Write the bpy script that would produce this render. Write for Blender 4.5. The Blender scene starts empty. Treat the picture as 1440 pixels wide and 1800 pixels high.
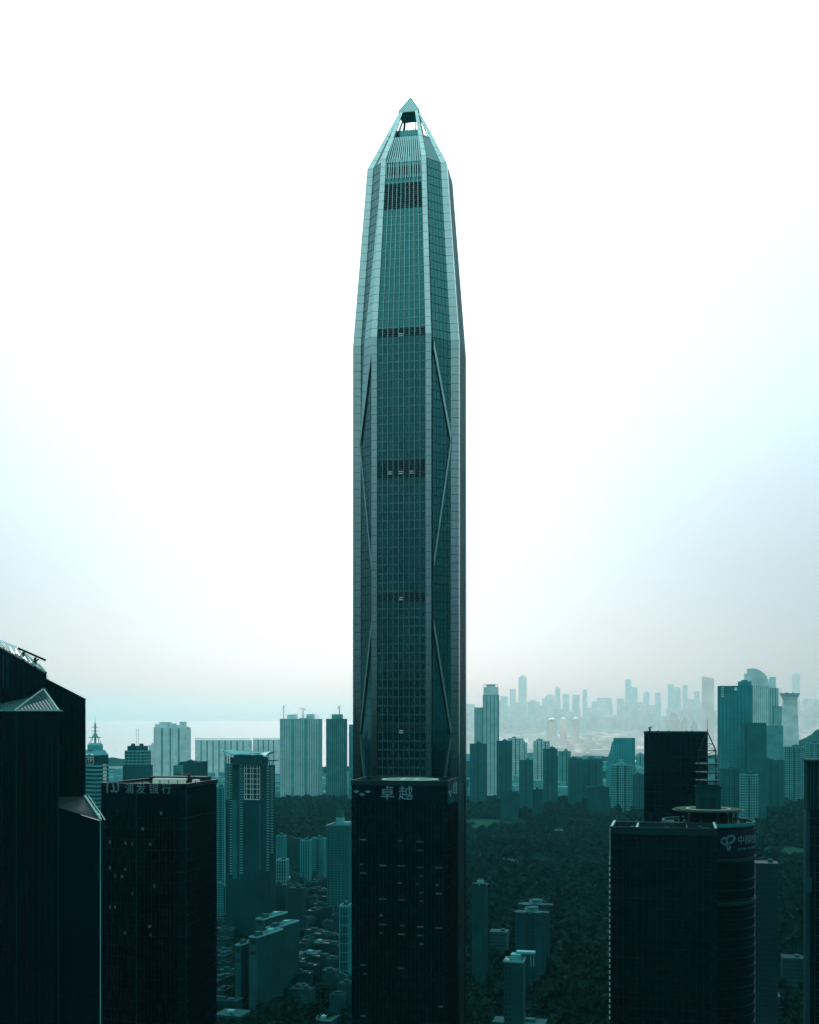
import bpy, math, random
import numpy as np
from mathutils import Vector, Matrix

R = math.radians
rnd = random.Random(11)
sc = bpy.context.scene
COL = sc.collection
H = 275.0            # height of the viewpoint above the streets (m)
F = 2000.0           # focal length in photograph pixels

# ------------------------------------------------------------------ camera
cam = bpy.data.cameras.new('camera')
co = bpy.data.objects.new('camera', cam)
COL.objects.link(co)
sc.camera = co
co.location = (0, 0, H)
co.rotation_euler = (R(90), 0, 0)
cam.sensor_fit = 'VERTICAL'
cam.sensor_height = 36
cam.sensor_width = 28.8
cam.lens = 40
cam.shift_y = 0.2
cam.clip_start = 1
cam.clip_end = 200000

# ------------------------------------------------------------------ sky, sun, exposure
SUN_AZ, SUN_EL = R(-3), R(23)
SKY = 0.067
GLOW = 0.74
w = bpy.data.worlds.new('World')
sc.world = w
w.use_nodes = True
nt = w.node_tree
nt.nodes.clear()
N = nt.nodes.new
L = nt.links.new
sky = N('ShaderNodeTexSky')
sky.sky_type = 'NISHITA'
sky.sun_disc = False
sky.sun_elevation = SUN_EL
sky.sun_rotation = SUN_AZ
sky.air_density = 0.45
sky.dust_density = 3.0
sky.ozone_density = 3.0
tint = N('ShaderNodeMix')
tint.data_type = 'RGBA'
tint.blend_type = 'MULTIPLY'
tint.inputs[0].default_value = 1
tint.inputs[7].default_value = (0.79, 0.95, 1.03, 1)
L(sky.outputs[0], tint.inputs[6])
tc = N('ShaderNodeTexCoord')
sx = N('ShaderNodeSeparateXYZ')
L(tc.outputs['Generated'], sx.inputs[0])
mr = N('ShaderNodeMapRange')             # thin high cloud veil, brighter towards the zenith
mr.interpolation_type = 'SMOOTHSTEP'
mr.inputs[1].default_value = -0.05
mr.inputs[2].default_value = 0.75
mr.inputs[3].default_value = 0.0
mr.inputs[4].default_value = 4.9 / SKY
L(sx.outputs[2], mr.inputs[0])
cn = N('ShaderNodeTexNoise')
cn.inputs['Scale'].default_value = 2.2
cn.inputs['Detail'].default_value = 4
L(tc.outputs['Generated'], cn.inputs['Vector'])
cm = N('ShaderNodeMapRange')
cm.inputs[1].default_value = 0.3
cm.inputs[2].default_value = 0.7
cm.inputs[3].default_value = 0.85
cm.inputs[4].default_value = 1.15
L(cn.outputs[0], cm.inputs[0])
vm = N('ShaderNodeMath')
vm.operation = 'MULTIPLY'
L(mr.outputs[0], vm.inputs[0])
L(cm.outputs[0], vm.inputs[1])
vs = N('ShaderNodeVectorMath')
vs.operation = 'SCALE'
vs.inputs[0].default_value = (0.72, 1.0, 1.04)
L(vm.outputs[0], vs.inputs[3])
va = N('ShaderNodeVectorMath')
va.operation = 'ADD'
L(tint.outputs[2], va.inputs[0])
L(vs.outputs[0], va.inputs[1])
# forward scattered glow low in the sky on the sun's side
dt = N('ShaderNodeVectorMath')
dt.operation = 'DOT_PRODUCT'
dt.inputs[1].default_value = (math.sin(SUN_AZ), math.cos(SUN_AZ), 0)
L(tc.outputs['Generated'], dt.inputs[0])
d0 = N('ShaderNodeMath')
d0.operation = 'MAXIMUM'
d0.inputs[1].default_value = 0
L(dt.outputs['Value'], d0.inputs[0])
d1 = N('ShaderNodeMath')
d1.operation = 'POWER'
d1.inputs[1].default_value = 2
L(d0.outputs[0], d1.inputs[0])
hg = N('ShaderNodeMapRange')
hg.interpolation_type = 'SMOOTHSTEP'
hg.inputs[1].default_value = -0.02
hg.inputs[2].default_value = 0.52
hg.inputs[3].default_value = GLOW / SKY
hg.inputs[4].default_value = 0.0
L(sx.outputs[2], hg.inputs[0])
hm2 = N('ShaderNodeMath')
hm2.operation = 'MULTIPLY'
L(d1.outputs[0], hm2.inputs[0])
L(hg.outputs[0], hm2.inputs[1])
h3 = N('ShaderNodeVectorMath')
h3.operation = 'SCALE'
h3.inputs[0].default_value = (0.90, 0.96, 1.0)
L(hm2.outputs[0], h3.inputs[3])
vb = N('ShaderNodeVectorMath')
vb.operation = 'ADD'
L(va.outputs[0], vb.inputs[0])
L(h3.outputs[0], vb.inputs[1])
bg = N('ShaderNodeBackground')
bg.inputs[1].default_value = SKY
wo = N('ShaderNodeOutputWorld')
L(vb.outputs[0], bg.inputs[0])
L(bg.outputs[0], wo.inputs[0])

sd = bpy.data.lights.new('sun', 'SUN')
sd.energy = 0.7
sd.angle = R(12)
sd.color = (1.0, 0.97, 0.9)
so = bpy.data.objects.new('sun', sd)
COL.objects.link(so)
so.rotation_euler = Vector((math.sin(SUN_AZ) * math.cos(SUN_EL), math.cos(SUN_AZ) * math.cos(SUN_EL), math.sin(SUN_EL))).to_track_quat('Z', 'Y').to_euler()

vs_ = sc.view_settings
vs_.view_transform = 'Standard'
vs_.look = 'None'
vs_.exposure = -1.48
vs_.gamma = 1.0
vs_.use_curve_mapping = False
sc.cycles.volume_bounces = 1
sc.cycles.max_bounces = 5
sc.cycles.use_denoising = True
HAZE_DENSITY = 2.1e-5

# ------------------------------------------------------------------ materials
MATS = {}


def mat(name, col, rough=0.6, metal=0.0, ior=1.45, spec=0.5, var=0.25, scale=0.05, emit=None, bump=0.0, bscale=0.3, stint=None):
    if name in MATS:
        return MATS[name]
    m = bpy.data.materials.new(name)
    m.use_nodes = True
    n = m.node_tree
    b = n.nodes['Principled BSDF']
    b.inputs['Roughness'].default_value = rough
    b.inputs['Metallic'].default_value = metal
    b.inputs['IOR'].default_value = ior
    b.inputs['Specular IOR Level'].default_value = spec
    if stint:
        b.inputs['Specular Tint'].default_value = (*stint, 1)
    g = n.nodes.new('ShaderNodeNewGeometry')
    no = n.nodes.new('ShaderNodeTexNoise')
    no.inputs['Scale'].default_value = scale
    no.inputs['Detail'].default_value = 5
    n.links.new(g.outputs['Position'], no.inputs['Vector'])
    rp = n.nodes.new('ShaderNodeValToRGB')
    rp.color_ramp.elements[0].position = 0.3
    rp.color_ramp.elements[1].position = 0.7
    rp.color_ramp.elements[0].color = (*[c * (1 - var) for c in col], 1)
    rp.color_ramp.elements[1].color = (*[min(1, c * (1 + var)) for c in col], 1)
    n.links.new(no.outputs[0], rp.inputs[0])
    n.links.new(rp.outputs[0], b.inputs['Base Color'])
    if bump:
        nb = n.nodes.new('ShaderNodeTexNoise')
        nb.inputs['Scale'].default_value = bscale
        nb.inputs['Detail'].default_value = 4
        n.links.new(g.outputs['Position'], nb.inputs['Vector'])
        bm = n.nodes.new('ShaderNodeBump')
        bm.inputs['Strength'].default_value = bump
        bm.inputs['Distance'].default_value = 1.0
        n.links.new(nb.outputs[0], bm.inputs['Height'])
        n.links.new(bm.outputs[0], b.inputs['Normal'])
    if emit:
        b.inputs['Emission Color'].default_value = (*emit[0], 1)
        b.inputs['Emission Strength'].default_value = emit[1]
    MATS[name] = m
    return m


M_TGLASS = mat('tower glass', (.003, .018, .021), .07, ior=1.85, scale=.02, stint=(.2, 1, 1))
M_TCORE = mat('tower inner wall', (.004, .014, .017), .3, spec=.2)
M_STEEL = mat('stainless cladding', (.25, .375, .365), .18, 1.0, var=.08, scale=.08)
M_STEEL2 = mat('steel mullion', (.20, .35, .345), .28, 1.0, var=.1)
M_LOUVER = mat('dark louvre', (.006, .04, .046), .5, spec=.5, stint=(.4, 1, 1))
M_FGLASS = mat('black curtain glass', (.001, .006, .009), .1, ior=1.36, scale=.03, stint=(.3, .9, 1))
M_FPANE = mat('black glass panel', (.001, .007, .010), .06, ior=1.5, scale=.4, var=.6, stint=(.3, .9, 1))
M_FTRIM = mat('black mullion metal', (.001, .007, .009), .4, ior=1.25, scale=.1)
M_FTRIM2 = mat('dark grey metal', (.002, .022, .025), .5, spec=.08)
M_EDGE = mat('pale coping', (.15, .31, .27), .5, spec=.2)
M_ROOF = mat('roof felt', (.035, .06, .055), .8, spec=.1, var=.4, scale=.2)
M_HELI = mat('helipad paint', (.07, .16, .12), .7, spec=.1, var=.35, scale=.3)
M_HELI2 = mat('dark green helipad paint', (.02, .055, .035), .8, spec=.05, var=.4, scale=.3)  # darker green than the other helipad
M_DIM = mat('dim grey render', (.003, .045, .05), .85, spec=.1, var=.2, scale=.06)
M_SLATE = mat('slate teal cladding', (.004, .088, .096), .7, spec=.1, var=.25, scale=.03)
M_SLATE2 = mat('light slate cladding', (.012, .185, .196), .7, spec=.1, var=.2, scale=.03)
M_CAP = mat('cap cladding', (.16, .27, .265), .35, 1.0, var=.08)
M_LETT = mat('unlit blue white lettering', (.03, .10, .12), .6, spec=.1, var=.1)
M_BSIGN = mat('dull sign lettering', (.06, .16, .17), .6, spec=.1, var=.1)
M_HELI_W = mat('helipad white line', (.3, .42, .36), .7, spec=.1)
M_SIGN = mat('sign lettering', (.06, .18, .20), .5, spec=.2, var=.1)
M_SIGNB = mat('blue sign band', (.0004, .006, .014), .6, spec=.1)
M_LIT = mat('lit ceiling', (.02, .06, .07), .5, emit=((.35, .9, 1.0), .028))
M_LITS = [M_LIT, mat('dim lit ceiling', (.02, .06, .07), .5, emit=((.45, .9, 1.0), .02)), mat('warm lit ceiling', (.05, .1, .1), .5, emit=((.5, .9, .85), .02))]
M_SKYGL = mat('roof glazing', (.02, .07, .075), .06, ior=1.6)
M_PALE = mat('pale concrete', (.34, .52, .51), .8, spec=.2, var=.2, scale=.03)  # on distant blocks the paleness also carries the haze fade
M_PALE2 = mat('light render', (.40, .57, .555), .8, spec=.2, var=.15, scale=.03)
M_MID = mat('grey green concrete', (.04, .22, .225), .8, spec=.2, var=.25, scale=.04)
M_DARKC = mat('dark teal cladding', (.002, .036, .041), .75, spec=.05, var=.25, scale=.03)
M_WIN = mat('dark window glass', (.006, .02, .024), .12, ior=1.45)
M_WIN2 = mat('grey window glass', (.03, .07, .073), .15, ior=1.45)
M_ROOFW = mat('white sheet roof', (.45, .55, .48), .6, spec=.2, var=.1)
M_FAR = mat('haze toned far concrete', (.80, .75, .71), .9, spec=.1, var=.1, scale=.01)  # haze fade of the distant buildings put into their colour
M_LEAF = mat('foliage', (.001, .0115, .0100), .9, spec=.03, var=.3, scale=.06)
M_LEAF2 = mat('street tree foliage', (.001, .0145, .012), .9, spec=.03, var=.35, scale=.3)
M_BARK = mat('bark', (.03, .03, .025), .9, spec=.1)
M_GROUND = mat('city ground', (.002, .016, .015), .95, spec=0, var=.6, scale=.012)
M_ROAD = mat('asphalt', (.006, .030, .031), .9, spec=.1, var=.2, scale=.2)
M_PAVE = mat('pavement', (.02, .07, .068), .9, spec=.1, var=.2, scale=.3)
M_LINE = mat('road paint', (.4, .5, .45), .7, spec=.1, var=.1)
M_HILL = mat('hill woodland', (.006, .028, .024), .95, spec=0, var=.5, scale=.01)
M_CAR = mat('car paint white', (.5, .55, .53), .3)
M_TYRE = mat('tyre rubber', (.02, .02, .02), .9)

# water with wind ripples
mw = bpy.data.materials.new('sea water')
mw.use_nodes = True
b = mw.node_tree.nodes['Principled BSDF']
b.inputs['Base Color'].default_value = (.16, .26, .25, 1)
b.inputs['Roughness'].default_value = .13
b.inputs['IOR'].default_value = 1.33
g = mw.node_tree.nodes.new('ShaderNodeNewGeometry')
nz = mw.node_tree.nodes.new('ShaderNodeTexNoise')
nz.inputs['Scale'].default_value = .05
nz.inputs['Detail'].default_value = 6
bp = mw.node_tree.nodes.new('ShaderNodeBump')
bp.inputs['Strength'].default_value = .12
bp.inputs['Distance'].default_value = 4
mw.node_tree.links.new(g.outputs['Position'], nz.inputs['Vector'])
mw.node_tree.links.new(nz.outputs[0], bp.inputs['Height'])
mw.node_tree.links.new(bp.outputs[0], b.inputs['Normal'])
M_SEA = mw


# ------------------------------------------------------------------ mesh helpers
class MB:
    def __init__(s):
        s.v = []
        s.f = []

    def add(s, vs, fs):
        k = len(s.v)
        s.v.extend(vs)
        s.f.extend([tuple(i + k for i in q) for q in fs])
        return s

    def box(s, x0, x1, y0, y1, z0, z1):
        return s.add([(x0, y0, z0), (x1, y0, z0), (x1, y1, z0), (x0, y1, z0), (x0, y0, z1), (x1, y0, z1), (x1, y1, z1), (x0, y1, z1)],
                     [(0, 3, 2, 1), (4, 5, 6, 7), (0, 1, 5, 4), (1, 2, 6, 5), (2, 3, 7, 6), (3, 0, 4, 7)])

    def prism(s, p0, z0, z1, p1=None, cap=True):
        p1 = p1 or p0
        n = len(p0)
        zz0 = z0 if isinstance(z0, (list, tuple)) else [z0] * n
        zz1 = z1 if isinstance(z1, (list, tuple)) else [z1] * n
        vs = [(x, y, z) for (x, y), z in zip(p0, zz0)] + [(x, y, z) for (x, y), z in zip(p1, zz1)]
        fs = [(i, (i + 1) % n, (i + 1) % n + n, i + n) for i in range(n)]
        if cap:
            fs += [tuple(range(n - 1, -1, -1)), tuple(range(n, 2 * n))]
        return s.add(vs, fs)

    def hexa(s, b4, t4):
        return s.add(list(b4) + list(t4), [(0, 3, 2, 1), (4, 5, 6, 7), (0, 1, 5, 4), (1, 2, 6, 5), (2, 3, 7, 6), (3, 0, 4, 7)])

    def bar(s, p, q, wd=.4, ht=None):
        p, q = Vector(p), Vector(q)
        d = (q - p)
        d.normalize()
        up = Vector((0, 0, 1)) if abs(d.z) < .95 else Vector((0, 1, 0))
        a = d.cross(up)
        a.normalize()
        c = a.cross(d)
        a = a * wd / 2
        c = c * (ht or wd) / 2
        return s.hexa([tuple(p - a - c), tuple(p + a - c), tuple(p + a + c), tuple(p - a + c)], [tuple(q - a - c), tuple(q + a - c), tuple(q + a + c), tuple(q - a + c)])

    def quad(s, a, b, c, d):
        return s.add([a, b, c, d], [(0, 1, 2, 3)])

    def ring(s, po, pi, z0, z1):
        n = len(po)
        vs = [(x, y, z0) for x, y in po] + [(x, y, z1) for x, y in po] + [(x, y, z1) for x, y in pi] + [(x, y, z0) for x, y in pi]
        fs = []
        for i in range(n):
            j = (i + 1) % n
            for k in range(4):
                k2 = (k + 1) % 4
                fs.append((i + k * n, j + k * n, j + k2 * n, i + k2 * n))
        return s.add(vs, fs)

    def wallbox(s, p, q, z0, z1, o0, o1):
        # a box standing on the outside of the wall p->q (outline anticlockwise), from offset o0 to o1
        dx, dy = q[0] - p[0], q[1] - p[1]
        l = math.hypot(dx, dy)
        nx, ny = dy / l, -dx / l
        a = (p[0] + nx * o0, p[1] + ny * o0)
        bb = (q[0] + nx * o0, q[1] + ny * o0)
        c = (q[0] + nx * o1, q[1] + ny * o1)
        d = (p[0] + nx * o1, p[1] + ny * o1)
        return s.hexa([(d[0], d[1], z0), (c[0], c[1], z0), (bb[0], bb[1], z0), (a[0], a[1], z0)], [(d[0], d[1], z1), (c[0], c[1], z1), (bb[0], bb[1], z1), (a[0], a[1], z1)])

    def mesh(s, name, m):
        me = bpy.data.meshes.new(name)
        me.from_pydata(s.v, [], s.f)
        me.materials.append(m)
        me.update()
        return me

    def build(s, name, m, parent=None, kind=None, label=None):
        return link(name, s.mesh(name, m), parent, kind=kind, label=label)


def link(name, me, parent=None, loc=(0, 0, 0), rz=0.0, kind=None, label=None):
    o = bpy.data.objects.new(name, me)
    COL.objects.link(o)
    o.parent = parent
    o.location = loc
    o.rotation_euler = (0, 0, rz)
    if kind:
        o['kind'] = kind
    if label:
        o['label'] = label
    return o


def thing(name, label, cat, loc=(0, 0, 0), rz=0.0, group=None):
    o = bpy.data.objects.new(name, None)
    COL.objects.link(o)
    o.empty_display_size = 5
    o.location = loc
    o.rotation_euler = (0, 0, rz)
    o['label'] = label
    o['category'] = cat
    if group:
        o['group'] = group
    return o


def tag(o, label, cat, group=None):
    o['label'] = label
    o['category'] = cat
    if group:
        o['group'] = group
    return o


def copy_tree(o, parent=None):
    c = o.copy()
    COL.objects.link(c)
    c.parent = parent
    for ch in o.children:
        copy_tree(ch, c)
    return c


def X(x, d):
    return (x - 720) * d / F


def Z(y, d):
    return H - (y - 1260) * d / F


def rect(wd, dp, cx=0, cy=0):
    return [(cx - wd / 2, cy - dp / 2), (cx + wd / 2, cy - dp / 2), (cx + wd / 2, cy + dp / 2), (cx - wd / 2, cy + dp / 2)]


def circle(r, n=32, cx=0, cy=0):
    return [(cx + r * math.cos(2 * math.pi * i / n), cy + r * math.sin(2 * math.pi * i / n)) for i in range(n)]


def inset(poly, k):
    n = len(poly)
    out = []
    for i in range(n):
        p0, p1, p2 = poly[i - 1], poly[i], poly[(i + 1) % n]

        def nrm(a, b_):
            l = math.hypot(b_[0] - a[0], b_[1] - a[1])
            return ((b_[1] - a[1]) / l, -(b_[0] - a[0]) / l)
        n1, n2 = nrm(p0, p1), nrm(p1, p2)
        den = 1 + n1[0] * n2[0] + n1[1] * n2[1]
        out.append((p1[0] - k * (n1[0] + n2[0]) / den, p1[1] - k * (n1[1] + n2[1]) / den))
    return out


def edges(poly, skip=()):
    n = len(poly)
    return [(poly[i], poly[(i + 1) % n]) for i in range(n) if i not in skip]


def lerp(a, c, t):
    return a + (c - a) * t


def facade(poly, z0, z1, fh, bh, bd, bay, pw, pd, skip=(), piers_every=1, bands=True):
    # floor bands and upright piers standing proud of the walls
    mb, mp = MB(), MB()
    n = max(1, int((z1 - z0) / fh))
    fh = (z1 - z0) / n
    for p, q in edges(poly, skip):
        l = math.hypot(q[0] - p[0], q[1] - p[1])
        if bands:
            for i in range(n + 1):
                za = z0 + i * fh
                mb.wallbox(p, q, za - bh / 2, za + bh / 2, -.1, bd)
        k = max(1, round(l / bay))
        for i in range(0, k + 1, piers_every):
            t = i / k
            c = (lerp(p[0], q[0], t), lerp(p[1], q[1], t))
            ex, ey = (q[0] - p[0]) / l, (q[1] - p[1]) / l
            a0 = max(-pw / 2, -l * t)
            a1 = min(pw / 2, l * (1 - t))
            mp.wallbox((c[0] + ex * a0, c[1] + ey * a0), (c[0] + ex * a1, c[1] + ey * a1), z0, z1 + .05, -.1, pd)
    return mb, mp


def text_mesh(s, size, m, extrude=.12):
    cu = bpy.data.curves.new('lettering', 'FONT')
    cu.body = s
    cu.size = size
    cu.extrude = extrude
    cu.align_x = 'CENTER'
    cu.align_y = 'CENTER'
    o = bpy.data.objects.new('lettering', cu)
    COL.objects.link(o)
    dg = bpy.context.evaluated_depsgraph_get()
    me = bpy.data.meshes.new_from_object(o.evaluated_get(dg))
    bpy.data.objects.remove(o)
    me.materials.clear()
    me.materials.append(m)
    # stand it up, facing -y
    me.transform(Matrix.Rotation(R(90), 4, 'X'))
    # centre on its own box
    xs = [v.co.x for v in me.vertices]
    zs = [v.co.z for v in me.vertices]
    if xs:
        me.transform(Matrix.Translation((-(min(xs) + max(xs)) / 2, 0, -(min(zs) + max(zs)) / 2)))
    return me


def stroke(pts, wd, ny=.25, sx_=1.0, sz=1.0):
    # a flat ribbon stroke of even width along pts (x, z), facing -y
    mb = MB()
    P = [Vector((x * sx_, z * sz)) for x, z in pts]
    n = len(P)
    le, ri = [], []
    for i in range(n):
        d = P[min(i + 1, n - 1)] - P[max(i - 1, 0)]
        d.normalize()
        o = Vector((-d.y, d.x)) * wd / 2
        le.append(P[i] + o)
        ri.append(P[i] - o)
    for i in range(n - 1):
        a, bb, c, d = le[i], ri[i], ri[i + 1], le[i + 1]
        mb.hexa([(q.x, -ny, q.y) for q in (a, bb, c, d)], [(q.x, 0, q.y) for q in (a, bb, c, d)])
    return mb


def smooth_pts(ctrl, k=6):
    out = []
    n = len(ctrl)
    for i in range(n - 1):
        p0, p1, p2, p3 = ctrl[max(i - 1, 0)], ctrl[i], ctrl[i + 1], ctrl[min(i + 2, n - 1)]
        for j in range(k):
            t = j / k
            out.append(tuple(.5 * (2 * p1[a] + (p2[a] - p0[a]) * t + (2 * p0[a] - 5 * p1[a] + 4 * p2[a] - p3[a]) * t * t + (3 * p1[a] - p0[a] - 3 * p2[a] + p3[a]) * t ** 3) for a in (0, 1)))
    out.append(ctrl[-1])
    return out


# ------------------------------------------------------------------ ground, sea, hills
def sheet(name, pts, z, m, kind='structure'):
    mb = MB()
    mb.add([(x, y, z) for x, y in pts], [tuple(range(len(pts)))])
    return mb.build(name, m, kind=kind)


GX, GY0, GY1 = 70000, -9000, 80000
sheet('ground', [(-GX, GY0), (GX, GY0), (GX, GY1), (-GX, GY1)], 0, M_GROUND)
coast = [(-GX, 6600)]
for i in range(25):
    x = -6000 + i * 260
    coast.append((x, 6300 + 260 * math.sin(i * 1.7) + 160 * math.sin(i * .63 + 1)))
coast += [(60, 7200), (-120, 9500), (-350, 14000), (-500, 26000), (-400, 79000), (-GX, 79000)]
sheet('sea', coast, .6, M_SEA)


def hill(name, cx, cy, lx, ly, h, m=M_HILL, seed=1, n=40, mm=14, rot=0.0):
    r = random.Random(seed)
    ph = [r.uniform(0, 6.28) for _ in range(8)]
    mb = MB()
    vs = []
    for j in range(mm + 1):
        for i in range(n + 1):
            u, v = i / n * 2 - 1, j / mm * 2 - 1
            env = max(0, 1 - u * u) ** 1.1 * max(0, 1 - v * v)
            z = h * env * (.72 + .16 * math.sin(u * 5 + ph[0]) + .1 * math.sin(u * 11 + v * 3 + ph[1]) + .05 * math.sin(u * 23 + ph[2]) + .03 * math.sin(u * 41 + v * 9 + ph[3]))
            x, y = u * lx, v * ly
            vs.append((cx + x * math.cos(rot) - y * math.sin(rot), cy + x * math.sin(rot) + y * math.cos(rot), z - .5))
    fs = [(j * (n + 1) + i, j * (n + 1) + i + 1, (j + 1) * (n + 1) + i + 1, (j + 1) * (n + 1) + i) for j in range(mm) for i in range(n)]
    mb.add(vs, fs)
    return mb.build(name, m, kind='structure')


hill('hills', X(205, 6500), 6500, 420, 160, 46, seed=3)
hill('hills', X(160, 5600), 5600, 500, 120, 34, seed=5)
hill('hills', X(1490, 7500), 7500, 420, 500, 320, seed=7)
# unseen wooded ridge, added behind the viewpoint to darken the tower's lower reflections
hill('hills', -900, -3200, 5200, 900, 520, seed=21, n=70)

# ------------------------------------------------------------------ the great tower
TX, TD = 0.6, 600.0
TOW = thing('skyscraper', 'tallest tower, tapering glass shaft with steel corner columns and a pointed open crown', 'skyscraper', (TX, TD, 0), R(-10))
KEYS = [(0, 27.7, 15.3, 2.9, 4.2), (467, 27.7, 15.3, 2.9, 4.2), (560, 20.9, 11.6, 2.5, 3.2), (592, 5.2, 4.6, 1.5, 1.0)]


def prof(z):
    for k in range(len(KEYS) - 1):
        z0, z1 = KEYS[k][0], KEYS[k + 1][0]
        if z <= z1:
            t = (z - z0) / (z1 - z0)
            return [lerp(KEYS[k][i], KEYS[k + 1][i], t) for i in range(1, 5)]
    return list(KEYS[-1][1:])


def body_poly(z, k=.7):
    a, bb, cw, r = prof(z)
    a2, bi, q = a - k, bb - k, r + .35
    return [(-bi, -a2), (bi, -a2), (bi, -a + q), (a - q, -bi), (a2, -bi), (a2, bi), (a - q, bi), (bi, a - q), (bi, a2), (-bi, a2), (-bi, a - q), (-a + q, bi), (-a2, bi), (-a2, -bi), (-a + q, -bi), (-bi, -a + q)]


mb = MB()
for z0, z1 in ((0, 240), (240, 467), (467, 560), (560, 573)):
    mb.prism(body_poly(z0), z0, z1, body_poly(z1), cap=True)
mb.build('inner_wall', M_TCORE, TOW)

# columns: (corner x, corner y) as functions, eight of them
FLOOR = 4.4
LEV = [240 + 227 / 52 * i for i in range(52)] + [467 + 93 / 21 * i for i in range(21)] + [560 + 32 / 7 * i for i in range(8)]


def col_rect(kind, z, g=0.0):
    a, bb, cw, r = prof(z)
    r = max(r, .9)
    k = {'fl': (-bb, -bb + cw, -a, -a + r), 'fr': (bb - cw, bb, -a, -a + r),
         'rf': (a - r, a, -bb, -bb + cw), 'rb': (a - r, a, bb - cw, bb),
         'lf': (-a, -a + r, -bb, -bb + cw), 'lb': (-a, -a + r, bb - cw, bb),
         'bl': (-bb, -bb + cw, a - r, a), 'br': (bb - cw, bb, a - r, a)}[kind]
    x0, x1, y0, y1 = k
    return [(x0 + g, y0 + g), (x1 - g, y0 + g), (x1 - g, y1 - g), (x0 + g, y1 - g)]


npanel = 0
rest = MB()
seg = []
for kind in ('fl', 'fr', 'rf', 'rb', 'lf', 'lb', 'bl', 'br'):
    core = MB()
    for z0, z1 in ((0, 467), (467, 560), (560, 592)):
        core.prism(col_rect(kind, z0, .18), z0, z1, col_rect(kind, z1, .18))
    core.build('column', M_FTRIM2 if kind in ('fl', 'fr', 'rf', 'rb', 'lf') else M_STEEL, TOW)
    if kind in ('fl', 'fr', 'rf', 'rb', 'lf'):
        for i in range(len(LEV) - 1):
            z0, z1 = LEV[i] + .08, min(592, LEV[i + 1]) - .08
            m_ = MB().prism(col_rect(kind, z0), z0, z1, col_rect(kind, z1))
            seg.append((z0, kind, m_))
        rest.prism(col_rect(kind, 0), 0, 240)
seg.sort(key=lambda t: -t[0])
for i, (z0, kind, m_) in enumerate(seg):
    if i < 300:
        m_.build('cladding_panel', M_STEEL, TOW)
    else:
        rest.add(m_.v, m_.f)
rest.build('lower_cladding', M_STEEL, TOW, kind='stuff')

# front bay: panes, spandrels, mullions, louvre bands
MECH = [(265, 270), (332, 337), (396, 406), (465.5, 472), (534, 545), (549, 557)]


def is_mech(z0, z1):
    zc = (z0 + z1) / 2
    return any(a <= zc <= c for a, c in MECH)


NB = 9


def bay_pt(face, t, z, off):
    # t from 0..1 across the bay between the two columns of a face
    a, bb, cw, r = prof(z)
    x = lerp(-bb + cw, bb - cw, t)
    y = -a + .7 - off
    if face == 'f':
        return (x, y, z)
    return (-y, x, z)      # right-hand face


panes = []
pane_rest = MB()
span = MB()
louv = MB()
rp = random.Random(5)
NF = int((560 - 240) / FLOOR)
FL2 = (560 - 240) / NF
for face in ('f', 'r'):
    for i in range(NF):
        z0 = 240 + i * FL2
        z1 = z0 + FL2
        for j in range(NB):
            t0, t1 = j / NB + .012, (j + 1) / NB - .012
            if is_mech(z0, z1):
                for k in range(4):
                    za = z0 + .25 + k * FL2 / 4
                    louv.hexa([bay_pt(face, t0, za, .1), bay_pt(face, t1, za, .1), bay_pt(face, t1, za + .1, .45), bay_pt(face, t0, za + .1, .45)],
                              [bay_pt(face, t0, za + .6, .1), bay_pt(face, t1, za + .6, .1), bay_pt(face, t1, za + .45, .45), bay_pt(face, t0, za + .45, .45)])
                continue
            # vision pane, each a touch out of true
            e = [rp.uniform(-.03, .03) for _ in range(4)]
            m_ = MB()
            q = [bay_pt(face, t0, z0 + 1.15, .18 + e[0]), bay_pt(face, t1, z0 + 1.15, .18 + e[1]), bay_pt(face, t1, z1 - .06, .18 + e[2]), bay_pt(face, t0, z1 - .06, .18 + e[3])]
            q2 = [bay_pt(face, t0, z0 + 1.15, .05), bay_pt(face, t1, z0 + 1.15, .05), bay_pt(face, t1, z1 - .06, .05), bay_pt(face, t0, z1 - .06, .05)]
            m_.hexa(q, q2)
            if face == 'f':
                panes.append((z0, m_))
            else:
                pane_rest.add(m_.v, m_.f)
            e0, e1 = .2 + rp.uniform(0, .03), .2 + rp.uniform(0, .03)
            span.hexa([bay_pt(face, t0, z0 + .06, e0), bay_pt(face, t1, z0 + .06, e1), bay_pt(face, t1, z0 + 1.05, e1), bay_pt(face, t0, z0 + 1.05, e0)],
                      [bay_pt(face, t0, z0 + .06, .05), bay_pt(face, t1, z0 + .06, .05), bay_pt(face, t1, z0 + 1.05, .05), bay_pt(face, t0, z0 + 1.05, .05)])
panes.sort(key=lambda t: -t[0])
for i, (z0, m_) in enumerate(panes):
    if i < 300:
        m_.build('pane', M_TGLASS, TOW)
    else:
        pane_rest.add(m_.v, m_.f)
pane_rest.build('lower_panes', M_TGLASS, TOW, kind='stuff')
M_SPAN = mat('spandrel glass', (.012, .055, .058), .16, ior=1.95, var=.4, scale=.05, stint=(.3, 1, 1))
span.build('spandrel_glass', M_SPAN, TOW, kind='stuff')
louv.build('plant_floor_louvres', M_LOUVER, TOW, kind='stuff')
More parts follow.
